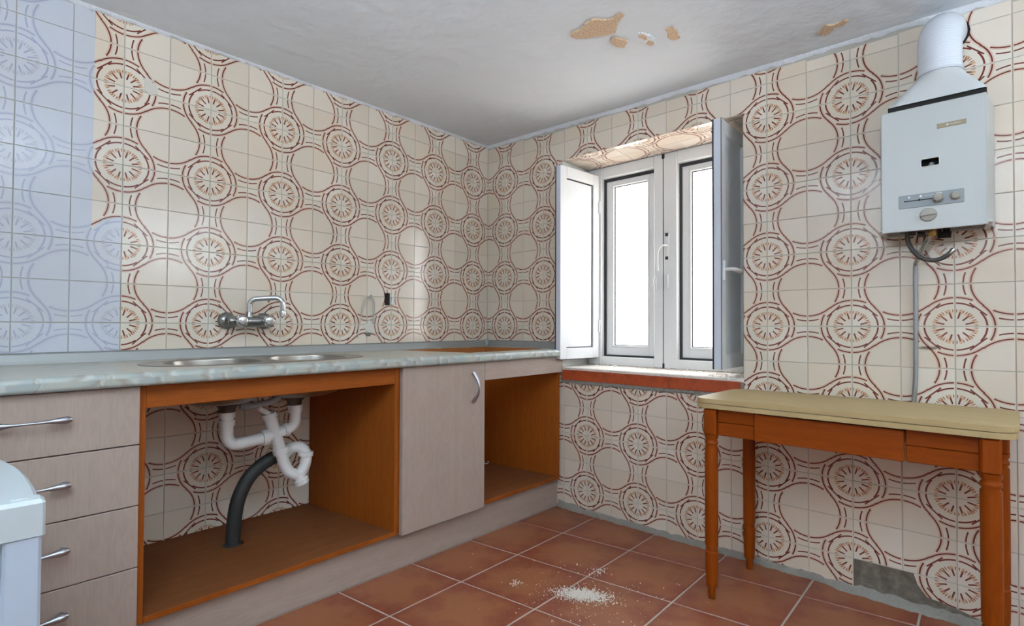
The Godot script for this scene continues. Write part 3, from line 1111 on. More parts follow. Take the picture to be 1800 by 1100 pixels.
func build_units() -> void:
	var I := Transform3D()
	# drawers, left
	var t := thing("drawer_unit", "pale wood drawer unit with four drawer fronts, left of the open sink cabinet", "drawer unit", I, Vector3(-2.2, 0.142, 0.3))
	var b := kb()
	b.box(Vector3(-2.42, 0.16, 0.03), Vector3(-1.968, 0.176, 0.578), 0.001)
	b.box(Vector3(-2.42, 0.176, 0.03), Vector3(-2.404, 0.855, 0.578), 0.001)
	b.box(Vector3(-1.983, 0.176, 0.03), Vector3(-1.968, 0.855, 0.578), 0.001)
	b.box(Vector3(-2.404, 0.176, 0.03), Vector3(-1.983, 0.855, 0.036), 0.0)
	part("carcass", b, M["orange_wood"], t)
	var y := [0.168, 0.3385, 0.5145, 0.689, 0.857]
	for i in 4:
		var d := kbox(t, "drawer", "pale_wood", Vector3(-2.418, y[i], 0.579), Vector3(-1.971, y[i + 1] - 0.003, 0.598), 0.0015)
		var hy: float = [0.270, 0.4395, 0.611, 0.783][i]
		bone_handle(d, skew(Vector3(-2.288, hy, 0.598)), skew(Vector3(-2.125, hy, 0.598)), Vector3.BACK)
	# open sink cabinet
	t = thing("sink_cabinet", "open orange wood cabinet under the sink with no doors", "cabinet", I, Vector3(-1.52, 0.147, 0.3))
	kbox(t, "side_panel", "orange_wood", Vector3(-1.967, 0.162, 0.004), Vector3(-1.950, 0.855, 0.580))
	kbox(t, "side_panel", "orange_wood", Vector3(-1.088, 0.162, 0.004), Vector3(-1.071, 0.855, 0.580))
	b = kb()
	# the floor panel, with a hole for the waste hose
	var hole := arc(Vector2(-1.532, 0.232), 0.034, 0, 342, 20)
	var half := 0.232
	for r: PackedVector2Array in [rect(-1.95, 0.004, -1.088, half), rect(-1.95, half, -1.088, 0.579)]:
		for p: PackedVector2Array in Geometry2D.clip_polygons(r, hole):
			b.extrude(p, -0.163, -0.180, 0.0, Transform3D(Basis(Vector3.RIGHT, Vector3.BACK, Vector3.DOWN), Vector3.ZERO))
	part("floor_panel", b, M["dusty_wood"], t, "dusty floor panel with a hole for the hose")
	kbox(t, "front_edge", "orange_wood_flat", Vector3(-1.95, 0.163, 0.5795), Vector3(-1.088, 0.1805, 0.5825), 0.001)
	kbox(t, "top_rail", "orange_wood_flat", Vector3(-1.95, 0.787, 0.562), Vector3(-1.088, 0.8545, 0.580))
	# closed cabinet with its door
	t = thing("door_cabinet", "narrow pale wood cabinet with one closed door and an arched metal handle", "cabinet", I, Vector3(-0.83, 0.152, 0.3))
	b = kb()
	b.box(Vector3(-1.069, 0.163, 0.02), Vector3(-1.053, 0.855, 0.576), 0.001)
	b.box(Vector3(-0.608, 0.163, 0.02), Vector3(-0.594, 0.855, 0.576), 0.001)
	b.box(Vector3(-1.053, 0.163, 0.02), Vector3(-0.608, 0.18, 0.576), 0.001)
	part("carcass", b, M["orange_wood"], t)
	var d := kbox(t, "door", "pale_wood", Vector3(-1.064, 0.159, 0.578), Vector3(-0.594, 0.8540, 0.598), 0.002)
	b = MB.new()
	var hp := []
	var hr := []
	for i in 21:
		var k := i / 20.0
		hp.append(Vector3(-0.668 + 0.006 * sin(PI * k), lerpf(0.665, 0.802, k), 0.6 + 0.034 * sin(PI * k)))
		hr.append(0.0052 + 0.003 * absf(k - 0.5) * 2.0)
	b.tube(hp, hr, 12)
	part("handle", b, M["satin_chrome"], d)
	# open oven niche
	t = thing("oven_niche", "open orange wood niche under the hob cutout, right of the pale door", "cabinet", I, Vector3(-0.3, 0.157, 0.3))
	kbox(t, "side_panel", "orange_wood", Vector3(-0.004, 0.162, 0.02), Vector3(0.012, 0.855, 0.580))
	kbox(t, "side_panel", "orange_wood", Vector3(-0.593, 0.162, 0.02), Vector3(-0.579, 0.855, 0.576))
	kbox(t, "floor_panel", "dusty_wood", Vector3(-0.579, 0.163, 0.02), Vector3(-0.004, 0.180, 0.580))
	kbox(t, "front_edge", "orange_wood_flat", Vector3(-0.579, 0.163, 0.5795), Vector3(-0.004, 0.1805, 0.5825), 0.001)
	kbox(t, "back_panel", "orange_wood", Vector3(-0.579, 0.18, 0.012), Vector3(-0.004, 0.855, 0.02))
	kbox(t, "front_rail", "pale_wood_flat", Vector3(-0.592, 0.7645, 0.578), Vector3(0.016, 0.8540, 0.597), 0.0015, "pale wood rail across the top of the niche")
	b = MB.new()
	var lp := []
	for i in 25:
		var a := TAU * i / 24.0 * 0.85 + 0.4
		lp.append(Vector3(-0.108 + 0.017 * cos(a), 0.1825 + 0.004 + 0.004 * sin(a * 2.0), 0.095 + 0.03 * sin(a)))
	b.tube(lp, 0.0022, 8)
	tag(top("cable_end", b, "white_plastic", Vector3(-0.1, 0.18, 0.09)), "small loop of white cable lying in the open niche", "cable")
	# plinth
	b = MB.new()
	b.extrude(PackedVector2Array([Vector2(-2.5, 0.001), Vector2(0.028, 0.001), Vector2(0.028, 0.160), Vector2(-2.5, 0.139)]), 0.536, 0.553, 0.001)
	tag(top("plinth", b, "pale_wood_flat", Vector3(-1.2, 0, 0.54)), "long pale wood plinth board along the floor under all the units", "plinth")


func top(called: String, b: MB, m: String, base: Vector3, xf := Transform3D()) -> MeshInstance3D:
	# a thing that is one mesh; its node stands at its base
	for i in b.v.size():
		b.v[i] -= base
	var o := MeshInstance3D.new()
	o.name = called
	o.mesh = b.mesh()
	o.material_override = M[m]
	add_child(o, true)
	o.transform = xf.translated_local(base)
	return o


func oval(c: Vector2, rx: float, ry: float, k := 48) -> PackedVector2Array:
	var p := PackedVector2Array()
	for i in k:
		var a := TAU * i / k
		var e := Vector2(cos(a), sin(a))
		p.append(c + Vector2(signf(e.x) * pow(absf(e.x), 0.82) * rx, signf(e.y) * pow(absf(e.y), 0.82) * ry))
	return p


const SINK := Vector2(-1.515, 0.325)
const SRX := 0.405
const SRZ := 0.205
const BOWLS := [Vector2(-1.69, 0.325), Vector2(-1.345, 0.325)]


func cut_ring(outer: PackedVector2Array, holes: Array) -> Array:
	# outline minus holes, in pieces without holes: cut through the centre lines
	var out := []
	var xs := [-9.0]
	for h: PackedVector2Array in holes:
		var c := Vector2.ZERO
		for p in h:
			c += p
		xs.append(c.x / h.size())
	xs.append(9.0)
	for i in xs.size() - 1:
		var got := [outer]
		got = Array(Geometry2D.intersect_polygons(outer, rect(xs[i], -9, xs[i + 1], 9)))
		for h: PackedVector2Array in holes:
			var nxt := []
			for p: PackedVector2Array in got:
				nxt.append_array(Geometry2D.clip_polygons(p, h))
			got = nxt
		out.append_array(got)
	return out


func build_worktop() -> void:
	var tilt := Transform3D(Basis(Vector3.BACK, 0.0062), Vector3.ZERO)
	var lay := Transform3D(Basis(Vector3.RIGHT, Vector3.BACK, Vector3.DOWN), Vector3.ZERO)
	var t := thing("worktop", "long grey marbled worktop with a rounded front edge, a sink and a hob cutout", "worktop", tilt, Vector3(-1.2, 0.855, 0.3))
	var b := MB.new()
	var hob := PackedVector2Array([Vector2(-0.70, 0.06), Vector2(-0.075, 0.06), Vector2(-0.005, 0.515), Vector2(-0.615, 0.515)])
	var edge := PackedVector2Array([Vector2(-2.55, 0.002), Vector2(-0.001, 0.002), Vector2(0.0305, 0.6), Vector2(-2.55, 0.6)])
	for p: PackedVector2Array in cut_ring(edge, [oval(SINK, SRX - 0.012, SRZ - 0.012), hob]):
		b.extrude(p, -0.856, -0.894, 0.0, lay)
	part("slab", b, M["marble_laminate"], t)
	# rounded nose
	b = MB.new()
	var prof := PackedVector2Array([Vector2(0.6, 0.894)])
	prof.append_array(arc(Vector2(0.608, 0.878), 0.016, 90, 0, 6))
	prof.append_array(arc(Vector2(0.612, 0.866), 0.012, 0, -80, 5))
	prof.append(Vector2(0.6, 0.854))
	var rows := []
	for x: float in [-2.55, -2.0, -1.5, -1.0, -0.5, 0.031]:
		var row := []
		for q in prof:
			row.append(Vector3(x, q.y, q.x))
		rows.append(row)
	b.grid(rows, false, true)
	part("nosing", b, M["marble_edge"], t)
	b = MB.new()
	for i in 4:
		var p := hob[i]
		var q := hob[(i + 1) % 4]
		var inward := (hob[0] + hob[2]) / 2 - (p + q) / 2
		b.quad(Vector3(p.x, 0.857, p.y), Vector3(q.x, 0.857, q.y), Vector3(q.x, 0.8935, q.y), Vector3(p.x, 0.8935, p.y), Vector3(inward.x, 0, inward.y))
		for k in range(4):
			pass
	# a torn rim of bare board round the cutout
	for k in 26:
		var c := Vector2(rng.randf_range(-0.70, -0.05), 0.058)
		if k % 2:
			c = Vector2(rng.randf_range(-0.62, -0.01), 0.518)
		b.extrude(blob(c, rng.randf_range(0.01, 0.03), rng.randf_range(0.003, 0.007), k, 9, 0.3), -0.89, -0.8944, 0.0, lay)
	part("cut_edge", b, M["raw_chipboard"], t, "raw sawn edge of the hob cutout")
	# aluminium upstand
	t = thing("upstand_rail", "aluminium upstand strip along both walls at the back of the worktop", "trim", tilt, Vector3(-1.2, 0.894, 0.02))
	b = MB.new()
	b.extrude(PackedVector2Array([Vector2(0.001, 0.8945), Vector2(0.024, 0.8945), Vector2(0.022, 0.905), Vector2(0.014, 0.928), Vector2(0.006, 0.934), Vector2(0.001, 0.934)]), -2.5, -0.028, 0.0, Transform3D(Basis(Vector3.BACK, Vector3.UP, Vector3.LEFT), Vector3.ZERO) * Transform3D(Basis.from_scale(Vector3(1, 1, -1)), Vector3.ZERO))
	part("rail", b, M["aluminium"], t)
	b = MB.new()
	b.extrude(PackedVector2Array([Vector2(-0.001, 0.8945), Vector2(-0.024, 0.8945), Vector2(-0.022, 0.905), Vector2(-0.014, 0.928), Vector2(-0.006, 0.934), Vector2(-0.001, 0.934)]), 0.03, 0.595, 0.0, Transform3D(Basis(Vector3.UP, ANG), Vector3.ZERO))
	part("rail", b, M["aluminium"], t)
	b = MB.new()
	b.box(Vector3(-0.034, 0.8945, 0.002), Vector3(-0.002, 0.9365, 0.034), 0.006)
	part("corner_cap", b, M["grey_plastic"], t, "grey plastic cap in the corner")
	# sink
	t = thing("sink", "oval stainless steel sink with two round bowls set in the worktop", "sink", tilt, Vector3(SINK.x, 0.74, SINK.y))
	b = MB.new()
	var holes := []
	for c: Vector2 in BOWLS:
		holes.append(oval(c, 0.155, 0.152, 40))
	for p: PackedVector2Array in cut_ring(oval(SINK, SRX - 0.008, SRZ - 0.008), holes):
		b.extrude(p, -0.8945, -0.8955, 0.0, lay)
	rows = []
	for s: Array in [[0.0, 0.8942], [-0.001, 0.8962], [-0.005, 0.8975], [-0.009, 0.8965], [-0.012, 0.8955]]:
		var row := []
		for q in oval(SINK, SRX + s[0], SRZ + s[0], 96):
			row.append(Vector3(q.x, s[1], q.y))
		rows.append(row)
	b.grid(rows, true, true)
	part("rim", b, M["steel"], t)
	for i in 2:
		b = MB.new()
		rows = []
		var drain := Vector2(-1.638, 0.30) if i == 0 else Vector2(-1.383, 0.30)
		for s: Array in [[1.0, 0.8955], [0.985, 0.890], [0.955, 0.84], [0.91, 0.785], [0.80, 0.755], [0.6, 0.743], [0.3, 0.738], [0.22, 0.734]]:
			var row := []
			for q in oval(BOWLS[i].lerp(drain, clampf((1.0 - s[0]) * 1.25, 0, 1)), 0.155 * s[0], 0.152 * s[0], 40):
				row.append(Vector3(q.x, s[1], q.y))
			rows.append(row)
		b.grid(rows, true, true)
		var bowl := part("bowl", b, M["steel"], t)
		b = MB.new()
		b.lathe([Vector2(0.0, 0.735), Vector2(0.034, 0.735), Vector2(0.042, 0.737), Vector2(0.040, 0.728), Vector2(0.030, 0.720), Vector2(0.028, 0.703), Vector2(0.0, 0.703)], 20, Transform3D(Basis(), Vector3(drain.x, 0, drain.y)))
		part("drain", b, M["dark_steel"], bowl)


func build_tap() -> void:
	var t := thing("mixer_tap", "wall mounted chrome mixer tap with two knobs and a swivel spout over the sink", "tap", Transform3D(), Vector3(-1.48, 1.04, 0))
	var out := Basis(Vector3.RIGHT, Vector3.BACK, Vector3.DOWN)    # local y points out of the wall
	for x: float in [-1.556, -1.402]:
		var b := MB.new()
		b.lathe([Vector2(0.037, 0.0), Vector2(0.037, 0.005), Vector2(0.033, 0.016), Vector2(0.022, 0.022), Vector2(0.016, 0.026), Vector2(0.016, 0.045)], 28, Transform3D(out, Vector3(x, 1.038, 0)))
		part("escutcheon", b, M["old_chrome"], t)
	var b := MB.new()
	b.lathe([Vector2(0.0, -0.092), Vector2(0.016, -0.092), Vector2(0.023, -0.084), Vector2(0.023, -0.04), Vector2(0.026, -0.036), Vector2(0.026, 0.036), Vector2(0.023, 0.04), Vector2(0.023, 0.084), Vector2(0.016, 0.092), Vector2(0.0, 0.092)], 24, Transform3D(Basis(Vector3.UP, Vector3.RIGHT, Vector3.FORWARD), Vector3(-1.478, 1.036, 0.058)))
	b.lathe([Vector2(0.017, 0.0), Vector2(0.017, 0.022), Vector2(0.013, 0.026), Vector2(0.013, 0.040), Vector2(0.0105, 0.042)], 20, Transform3D(Basis(), Vector3(-1.484, 1.036, 0.06)))
	part("body", b, M["old_chrome"], t)
	for x: float in [-1.531, -1.421]:
		b = MB.new()
		b.lathe([Vector2(0.017, 0.066), Vector2(0.017, 0.084), Vector2(0.020, 0.086), Vector2(0.0225, 0.092), Vector2(0.0225, 0.12), Vector2(0.020, 0.127), Vector2(0.014, 0.129), Vector2(0.0, 0.1295)], 24, Transform3D(out, Vector3(x, 1.037, 0)))
		for k in 8:
			var a := TAU * k / 8
			b.tube([Vector3(x + 0.0225 * cos(a), 1.037 + 0.0225 * sin(a), 0.092), Vector3(x + 0.0225 * cos(a), 1.037 + 0.0225 * sin(a), 0.119)], 0.003, 6)
		part("knob", b, M["chrome"], t)
	b = MB.new()
	var A := Vector3(-1.484, 1.066, 0.06)
	var E := Vector3(-1.368, 1.075, 0.13)
	b.tube(smooth([A, Vector3(-1.484, 1.10, 0.06), Vector3(-1.482, 1.115, 0.061), Vector3(-1.472, 1.129, 0.067), Vector3(-1.455, 1.134, 0.077), Vector3(-1.40, 1.139, 0.111), Vector3(-1.384, 1.136, 0.120), Vector3(-1.372, 1.124, 0.128), Vector3(-1.368, 1.105, 0.13), E], 5), 0.0112, 16)
	b.lathe([Vector2(0.0, -0.018), Vector2(0.0132, -0.018), Vector2(0.0142, -0.012), Vector2(0.0142, 0.004), Vector2(0.0118, 0.008)], 18, Transform3D(Basis(), E))
	part("spout", b, M["chrome"], t)
	# loop of cable on a hook, right of the tap
	b = MB.new()
	b.tube(smooth([Vector3(-0.872, 1.168, 0.0), Vector3(-0.872, 1.168, 0.016), Vector3(-0.868, 1.178, 0.020), Vector3(-0.862, 1.182, 0.020), Vector3(-0.858, 1.174, 0.018)]), 0.0022, 8)
	tag(top("wall_hook", b, "grey_plastic", Vector3(-0.87, 1.168, 0.0)), "small metal hook in the tile joint holding the grey cable", "hook")
	b = MB.new()
	b.tube(smooth([Vector3(-0.93, 0.955, 0.004), Vector3(-0.925, 1.02, 0.005), Vector3(-0.908, 1.09, 0.008), Vector3(-0.885, 1.155, 0.012), Vector3(-0.866, 1.172, 0.0185), Vector3(-0.852, 1.148, 0.012), Vector3(-0.845, 1.09, 0.008), Vector3(-0.847, 1.03, 0.006)]), 0.0023, 8)
	b.tube(smooth([Vector3(-0.912, 1.05, 0.005), Vector3(-0.912, 1.11, 0.007), Vector3(-0.897, 1.16, 0.012), Vector3(-0.868, 1.1735, 0.0135), Vector3(-0.842, 1.155, 0.010), Vector3(-0.834, 1.105, 0.006), Vector3(-0.838, 1.03, 0.003)]), 0.0021, 8)
	tag(top("cable_loop", b, "cable", Vector3(-0.88, 0.955, 0.004)), "thin pale grey cable looped over a hook on the sink wall", "cable")
	b = MB.new()
	b.box(Vector3(-0.006, -0.022, 0.0), Vector3(0.006, 0.022, 0.012), 0.003, Transform3D(Basis(Vector3.BACK, -0.2), Vector3(-0.726, 1.155, 0.001)))
	tag(top("connector_block", b, "white_plastic", Vector3(-0.72, 1.13, 0.0)), "small white connector hanging beside the open socket hole", "connector")


func pipe_collar(b: MB, c: Vector3, d: Vector3, r: float, l: float) -> void:
	d = d.normalized()
	b.tube([c - d * l, c - d * l * 0.98, c + d * l * 0.98, c + d * l], [r * 0.93, r, r, r * 0.93], 18)


func build_plumbing() -> void:
	var z := 0.30
	var t := thing("sink_waste", "white plastic twin waste pipe with trap under the sink", "waste pipe", Transform3D(), Vector3(-1.47, 0.39, z))
	var b := MB.new()
	var L := Vector3(-1.643, 0.690, z)
	b.tube(smooth([L, Vector3(-1.643, 0.62, z), Vector3(-1.640, 0.592, z), Vector3(-1.625, 0.573, z), Vector3(-1.60, 0.568, z), Vector3(-1.5, 0.577, z)], 8), 0.0225, 18)
	pipe_collar(b, L - Vector3(0, 0.008, 0), Vector3.UP, 0.029, 0.010)
	pipe_collar(b, Vector3(-1.643, 0.652, z), Vector3.UP, 0.028, 0.010)
	pipe_collar(b, Vector3(-1.502, 0.577, z), Vector3(1, 0.09, 0), 0.030, 0.012)
	part("waste_arm", b, M["white_plastic"], t)
	b = MB.new()
	var R := Vector3(-1.384, 0.692, z)
	b.tube(smooth([R, Vector3(-1.383, 0.65, z), Vector3(-1.385, 0.622, z), Vector3(-1.40, 0.603, z), Vector3(-1.43, 0.595, z), Vector3(-1.5, 0.578, z)], 8), 0.0215, 18)
	pipe_collar(b, R - Vector3(0, 0.010, 0), Vector3.UP, 0.028, 0.011)
	pipe_collar(b, Vector3(-1.384, 0.668, z), Vector3.UP, 0.026, 0.006)
	pipe_collar(b, Vector3(-1.420, 0.597, z), Vector3(1, 0.2, 0), 0.027, 0.009)
	part("waste_arm", b, M["white_plastic"], t)
	b = MB.new()
	b.tube(smooth([Vector3(-1.480, 0.645, z), Vector3(-1.468, 0.60, z), Vector3(-1.447, 0.535, z), Vector3(-1.428, 0.465, z), Vector3(-1.408, 0.425, z + 0.005), Vector3(-1.375, 0.408, z + 0.008), Vector3(-1.348, 0.428, z + 0.005), Vector3(-1.335, 0.47, z), Vector3(-1.342, 0.50, z - 0.006), Vector3(-1.362, 0.515, z - 0.015), Vector3(-1.388, 0.51, z - 0.03), Vector3(-1.408, 0.485, z - 0.045)], 6), 0.0225, 18)
	pipe_collar(b, Vector3(-1.441, 0.515, z), Vector3(-0.25, 1, 0), 0.031, 0.011)
	pipe_collar(b, Vector3(-1.337, 0.486, z), Vector3(0.1, 1, 0), 0.030, 0.009)
	part("trap", b, M["white_plastic"], t)
	b = MB.new()
	b.tube([Vector3(-1.372, 0.412, z + 0.008), Vector3(-1.362, 0.385, z + 0.012)], 0.024, 18)
	pipe_collar(b, Vector3(-1.360, 0.380, z + 0.013), Vector3(0.35, -1, 0.1), 0.029, 0.010)
	part("cleanout_cap", b, M["white_plastic"], t)
	b = MB.new()
	b.tube([Vector3(-1.472, 0.61, z), Vector3(-1.487, 0.66, z)], 0.024, 18)
	pipe_collar(b, Vector3(-1.488, 0.662, z), Vector3(-0.3, 1, 0), 0.028, 0.009)
	b.tube([Vector3(-1.489, 0.668, z), Vector3(-1.502, 0.676, z + 0.01), Vector3(-1.535, 0.698, z + 0.02)], [0.011, 0.011, 0.0095], 12)
	part("appliance_inlet", b, M["white_plastic"], t)
	# overflow pipe between the bowls
	b = MB.new()
	b.tube(smooth([Vector3(-1.60, 0.711, z + 0.01), Vector3(-1.555, 0.709, z + 0.01), Vector3(-1.50, 0.714, z + 0.01), Vector3(-1.46, 0.732, z + 0.01), Vector3(-1.442, 0.765, z)], 6), 0.0125, 14)
	pipe_collar(b, Vector3(-1.578, 0.710, z + 0.01), Vector3.RIGHT, 0.018, 0.012)
	part("overflow_pipe", b, M["grey_plastic"], t, "grey overflow pipe")
	b = MB.new()
	var rad := []
	var path := smooth([Vector3(-1.412, 0.482, z - 0.055), Vector3(-1.45, 0.478, 0.245), Vector3(-1.50, 0.452, 0.242), Vector3(-1.545, 0.41, 0.240), Vector3(-1.578, 0.34, 0.238), Vector3(-1.592, 0.26, 0.236), Vector3(-1.596, 0.172, 0.234), Vector3(-1.597, 0.12, 0.234)], 10)
	for i in path.size():
		rad.append(0.0265 + 0.0006 * (i % 2))
	b.tube(path, rad, 20)
	b.tube([Vector3(-1.597, 0.172, 0.234), Vector3(-1.597, 0.168, 0.234)], [0.030, 0.036], 20)
	tag(top("drain_hose", b, "black_rubber", Vector3(-1.597, 0.12, 0.234)), "thick black rubber hose from the trap into the cabinet floor", "hose")


# ---------------------------------------------------------------- window wall: heater and table
func build_heater() -> void:
	var t := thing("water_heater", "small white gas water heater hung on the tiled wall", "water heater", XR, Vector3(2.195, 1.346, 0))
	# casing with slightly flared sides
	var b := MB.new()
	var fr := [Vector2(2.0605, 1.3465), Vector2(2.3255, 1.3465), Vector2(2.3255, 1.762), Vector2(2.0605, 1.762)]
	var bk := [Vector2(2.042, 1.359), Vector2(2.351, 1.359), Vector2(2.351, 1.772), Vector2(2.042, 1.772)]
	var zs := [0.012, 0.198]
	for i in 4:
		if i == 0:
			continue
		var j := (i + 1) % 4
		var o := Vector2((fr[j] - fr[i]).y, -(fr[j] - fr[i]).x)
		b.quad(Vector3(bk[i].x, bk[i].y, zs[0]), Vector3(bk[j].x, bk[j].y, zs[0]), Vector3(fr[j].x, fr[j].y, zs[1]), Vector3(fr[i].x, fr[i].y, zs[1]), Vector3(o.x, o.y, 0.1))
		b.quad(Vector3(bk[i].x, bk[i].y, zs[0]), Vector3(bk[j].x, bk[j].y, zs[0]), Vector3(bk[j].x, bk[j].y, 0.004), Vector3(bk[i].x, bk[i].y, 0.004), Vector3(o.x, o.y, 0))
	b.box(Vector3(2.045, 1.359, 0.003), Vector3(2.348, 1.77, 0.012))
	# turned-in lip at the bottom
	b.box(Vector3(2.062, 1.3475, 0.185), Vector3(2.324, 1.352, 0.198), 0.001)
	b.box(Vector3(2.052, 1.353, 0.03), Vector3(2.066, 1.359, 0.19), 0.001)
	b.box(Vector3(2.322, 1.353, 0.03), Vector3(2.338, 1.359, 0.19), 0.001)
	part("casing", b, M["heater_enamel"], t)
	# front panel, with the sight hole cut through
	b = MB.new()
	var face := rect(2.0605, 1.3465, 2.3255, 1.762)
	var eye := rounded(Vector2(2.167, 1.5575), Vector2(2.2115, 1.5815), 0.004, 4)
	for p: PackedVector2Array in cut_ring(face, [eye]):
		b.extrude(p, 0.196, 0.2025, 0.0)
	ring(b, 2.0605, 1.3465, 2.3255, 1.762, 0.004, 0.004, 0.004, 0.004, 0.194, 0.203, 0.002)
	part("front_panel", b, M["heater_enamel"], t)
	b = MB.new()
	b.box(Vector3(2.160, 1.552, 0.170), Vector3(2.220, 1.588, 0.173))
	part("sight_hole", b, M["dark_hollow"], t, "dark sight hole for the flame")
	b = MB.new()
	b.lathe([Vector2(0.0, 0.018), Vector2(0.006, 0.016), Vector2(0.0075, 0.01), Vector2(0.0075, 0.0)], 14, Transform3D(Basis(), Vector3(2.193, 1.555, 0.184)))
	part("pilot_burner", b, M["grey_plastic"], t)
	b = MB.new()
	ring(b, 2.1645, 1.555, 2.214, 1.584, 0.0022, 0.0022, 0.0022, 0.0022, 0.202, 0.2042, 0.0008)
	part("sight_hole_rim", b, M["white_plastic"], t)
	# control strip
	b = MB.new()
	b.extrude(rounded(Vector2(2.107, 1.4235), Vector2(2.272, 1.468), 0.003, 4), 0.2015, 0.2045, 0.0008)
	var strip := part("control_strip", b, M["control_grey"], t, "grey control strip with two knobs")
	b = MB.new()
	b.box(Vector3(2.121, 1.4455, 0.2042), Vector3(2.20, 1.4485, 0.2049))
	b.box(Vector3(2.159, 1.444, 0.2042), Vector3(2.163, 1.451, 0.2050))
	part("slider_slot", b, M["dark_hollow"], strip)
	for q: Array in [[2.1345, 0.003], [2.1650, 0.0036]]:
		b = MB.new()
		b.lathe([Vector2(0.0, 0.0), Vector2(q[1], 0.0), Vector2(0.0, 0.0004)], 10, Transform3D(Basis(Vector3.RIGHT, Vector3.BACK, Vector3.DOWN), Vector3(q[0], 1.4595, 0.2047)))
		part("scale_mark", b, M["white_plastic"], strip)
	b = MB.new()
	for k in 3:
		b.box(Vector3(2.204 + k * 0.005, 1.4605, 0.2045), Vector3(2.2075 + k * 0.005, 1.464, 0.2049))
	part("scale_mark", b, M["white_plastic"], strip)
	b = MB.new()
	b.box(Vector3(2.172, 1.4590, 0.2045), Vector3(2.198, 1.4598, 0.2048))
	part("scale_mark", b, M["white_plastic"], strip)
	var out := Basis(Vector3.RIGHT, Vector3.BACK, Vector3.DOWN)
	b = MB.new()
	b.lathe([Vector2(0.0145, 0.2045), Vector2(0.0145, 0.2065), Vector2(0.0125, 0.208), Vector2(0.0125, 0.222), Vector2(0.0105, 0.2245), Vector2(0.0, 0.225)], 22, Transform3D(out, Vector3(2.2085, 1.446, 0)))
	for k in 14:
		var a := TAU * k / 14
		b.tube([Vector3(2.2085 + 0.0125 * cos(a), 1.446 + 0.0125 * sin(a), 0.208), Vector3(2.2085 + 0.0125 * cos(a), 1.446 + 0.0125 * sin(a), 0.2225)], 0.0014, 5)
	part("knob", b, M["knob_grey"], strip)
	b = MB.new()
	b.lathe([Vector2(0.0142, 0.2045), Vector2(0.0142, 0.2062), Vector2(0.012, 0.2075), Vector2(0.0115, 0.214), Vector2(0.009, 0.216), Vector2(0.0, 0.2165)], 22, Transform3D(out, Vector3(2.251, 1.4475, 0)))
	part("knob", b, M["knob_grey"], strip)
	b = MB.new()
	b.lathe([Vector2(0.0225, 0.2025), Vector2(0.0225, 0.205), Vector2(0.020, 0.209), Vector2(0.0, 0.2095)], 28, Transform3D(out, Vector3(2.1835, 1.3945, 0)))
	b.box(Vector3(-0.0215, -0.0032, 0.208), Vector3(0.0215, 0.0032, 0.216), 0.0015, Transform3D(Basis(Vector3.BACK, 0.05), Vector3(2.1835, 1.3945, 0)))
	part("gas_knob", b, M["knob_grey"], t, "large round grey knob with a grip bar")
	b = MB.new()
	b.extrude(rect(2.2075, 1.6755, 2.2785, 1.6905), 0.2025, 0.2042, 0.0006)
	var badge := part("badge", b, M["badge_gold"], t, "dull gold maker's plate")
	b = MB.new()
	b.extrude(blob(Vector2(2.2335, 1.6832), 0.0035, 0.004, 3, 8, 0.2), 0.2040, 0.2045, 0.0)
	for k in 8:
		b.box(Vector3(2.2395 + k * 0.0034, 1.6815, 0.2040), Vector3(2.2418 + k * 0.0034, 1.6848 - 0.0006 * (k % 2), 0.2045))
	part("badge_print", b, M["heater_enamel"], badge)
	# dark gap and flue hood
	b = MB.new()
	b.box(Vector3(2.078, 1.755, 0.02), Vector3(2.328, 1.7845, 0.186), 0.002)
	part("top_vent", b, M["dark_hollow"], t, "dark gap under the hood")
	b = MB.new()
	var rows := []
	var c := Vector2(2.2145, 0.104)
	for k in 7:
		var s := k / 6.0
		var row := []
		for i in 40:
			var a := TAU * i / 40.0 + 0.01
			var e := Vector2(cos(a), sin(a))
			var q := e / maxf(absf(e.x), absf(e.y))
			var sq := Vector2(2.205 + q.x * 0.122, 0.106 + q.y * 0.086)
			row.append_array([sq.lerp(c + e * 0.0585, s)])
		var r3 := []
		for q: Vector2 in row:
			r3.append(Vector3(q.x, lerpf(1.7875, 1.888, s), q.y))
		rows.append(r3)
	var low := []
	for q: Vector3 in rows[0]:
		low.append(q - Vector3(0, 0.005, 0))
	rows.push_front(low)
	b.grid(rows, true, true)
	part("flue_hood", b, M["hood_metal"], t, "tapering white hood")
	# fittings underneath
	b = MB.new()
	b.lathe([Vector2(0.0, 0.0), Vector2(0.0115, 0.0), Vector2(0.0115, 0.017), Vector2(0.009, 0.02), Vector2(0.009, 0.045)], 6, Transform3D(Basis(), Vector3(2.192, 1.334, 0.12)))
	part("brass_nut", b, M["brass"], t)
	b = MB.new()
	b.tube([Vector3(2.205, 1.338, 0.11), Vector3(2.24, 1.336, 0.11)], 0.011, 12)
	b.tube([Vector3(2.228, 1.336, 0.11), Vector3(2.228, 1.37, 0.11)], 0.009, 12)
	b.box(Vector3(2.205, 1.326, 0.10), Vector3(2.215, 1.36, 0.12), 0.002)
	part("gas_valve", b, M["dark_hollow"], t)
	b = MB.new()
	b.box(Vector3(2.10, 1.36, 0.05), Vector3(2.29, 1.372, 0.16), 0.003)
	b.tube([Vector3(2.135, 1.365, 0.10), Vector3(2.135, 1.345, 0.10)], 0.012, 12)
	b.tube([Vector3(2.17, 1.348, 0.07), Vector3(2.15, 1.352, 0.07)], 0.009, 12)
	part("burner_tray", b, M["dark_steel"], t)
	# flue duct
	b = MB.new()
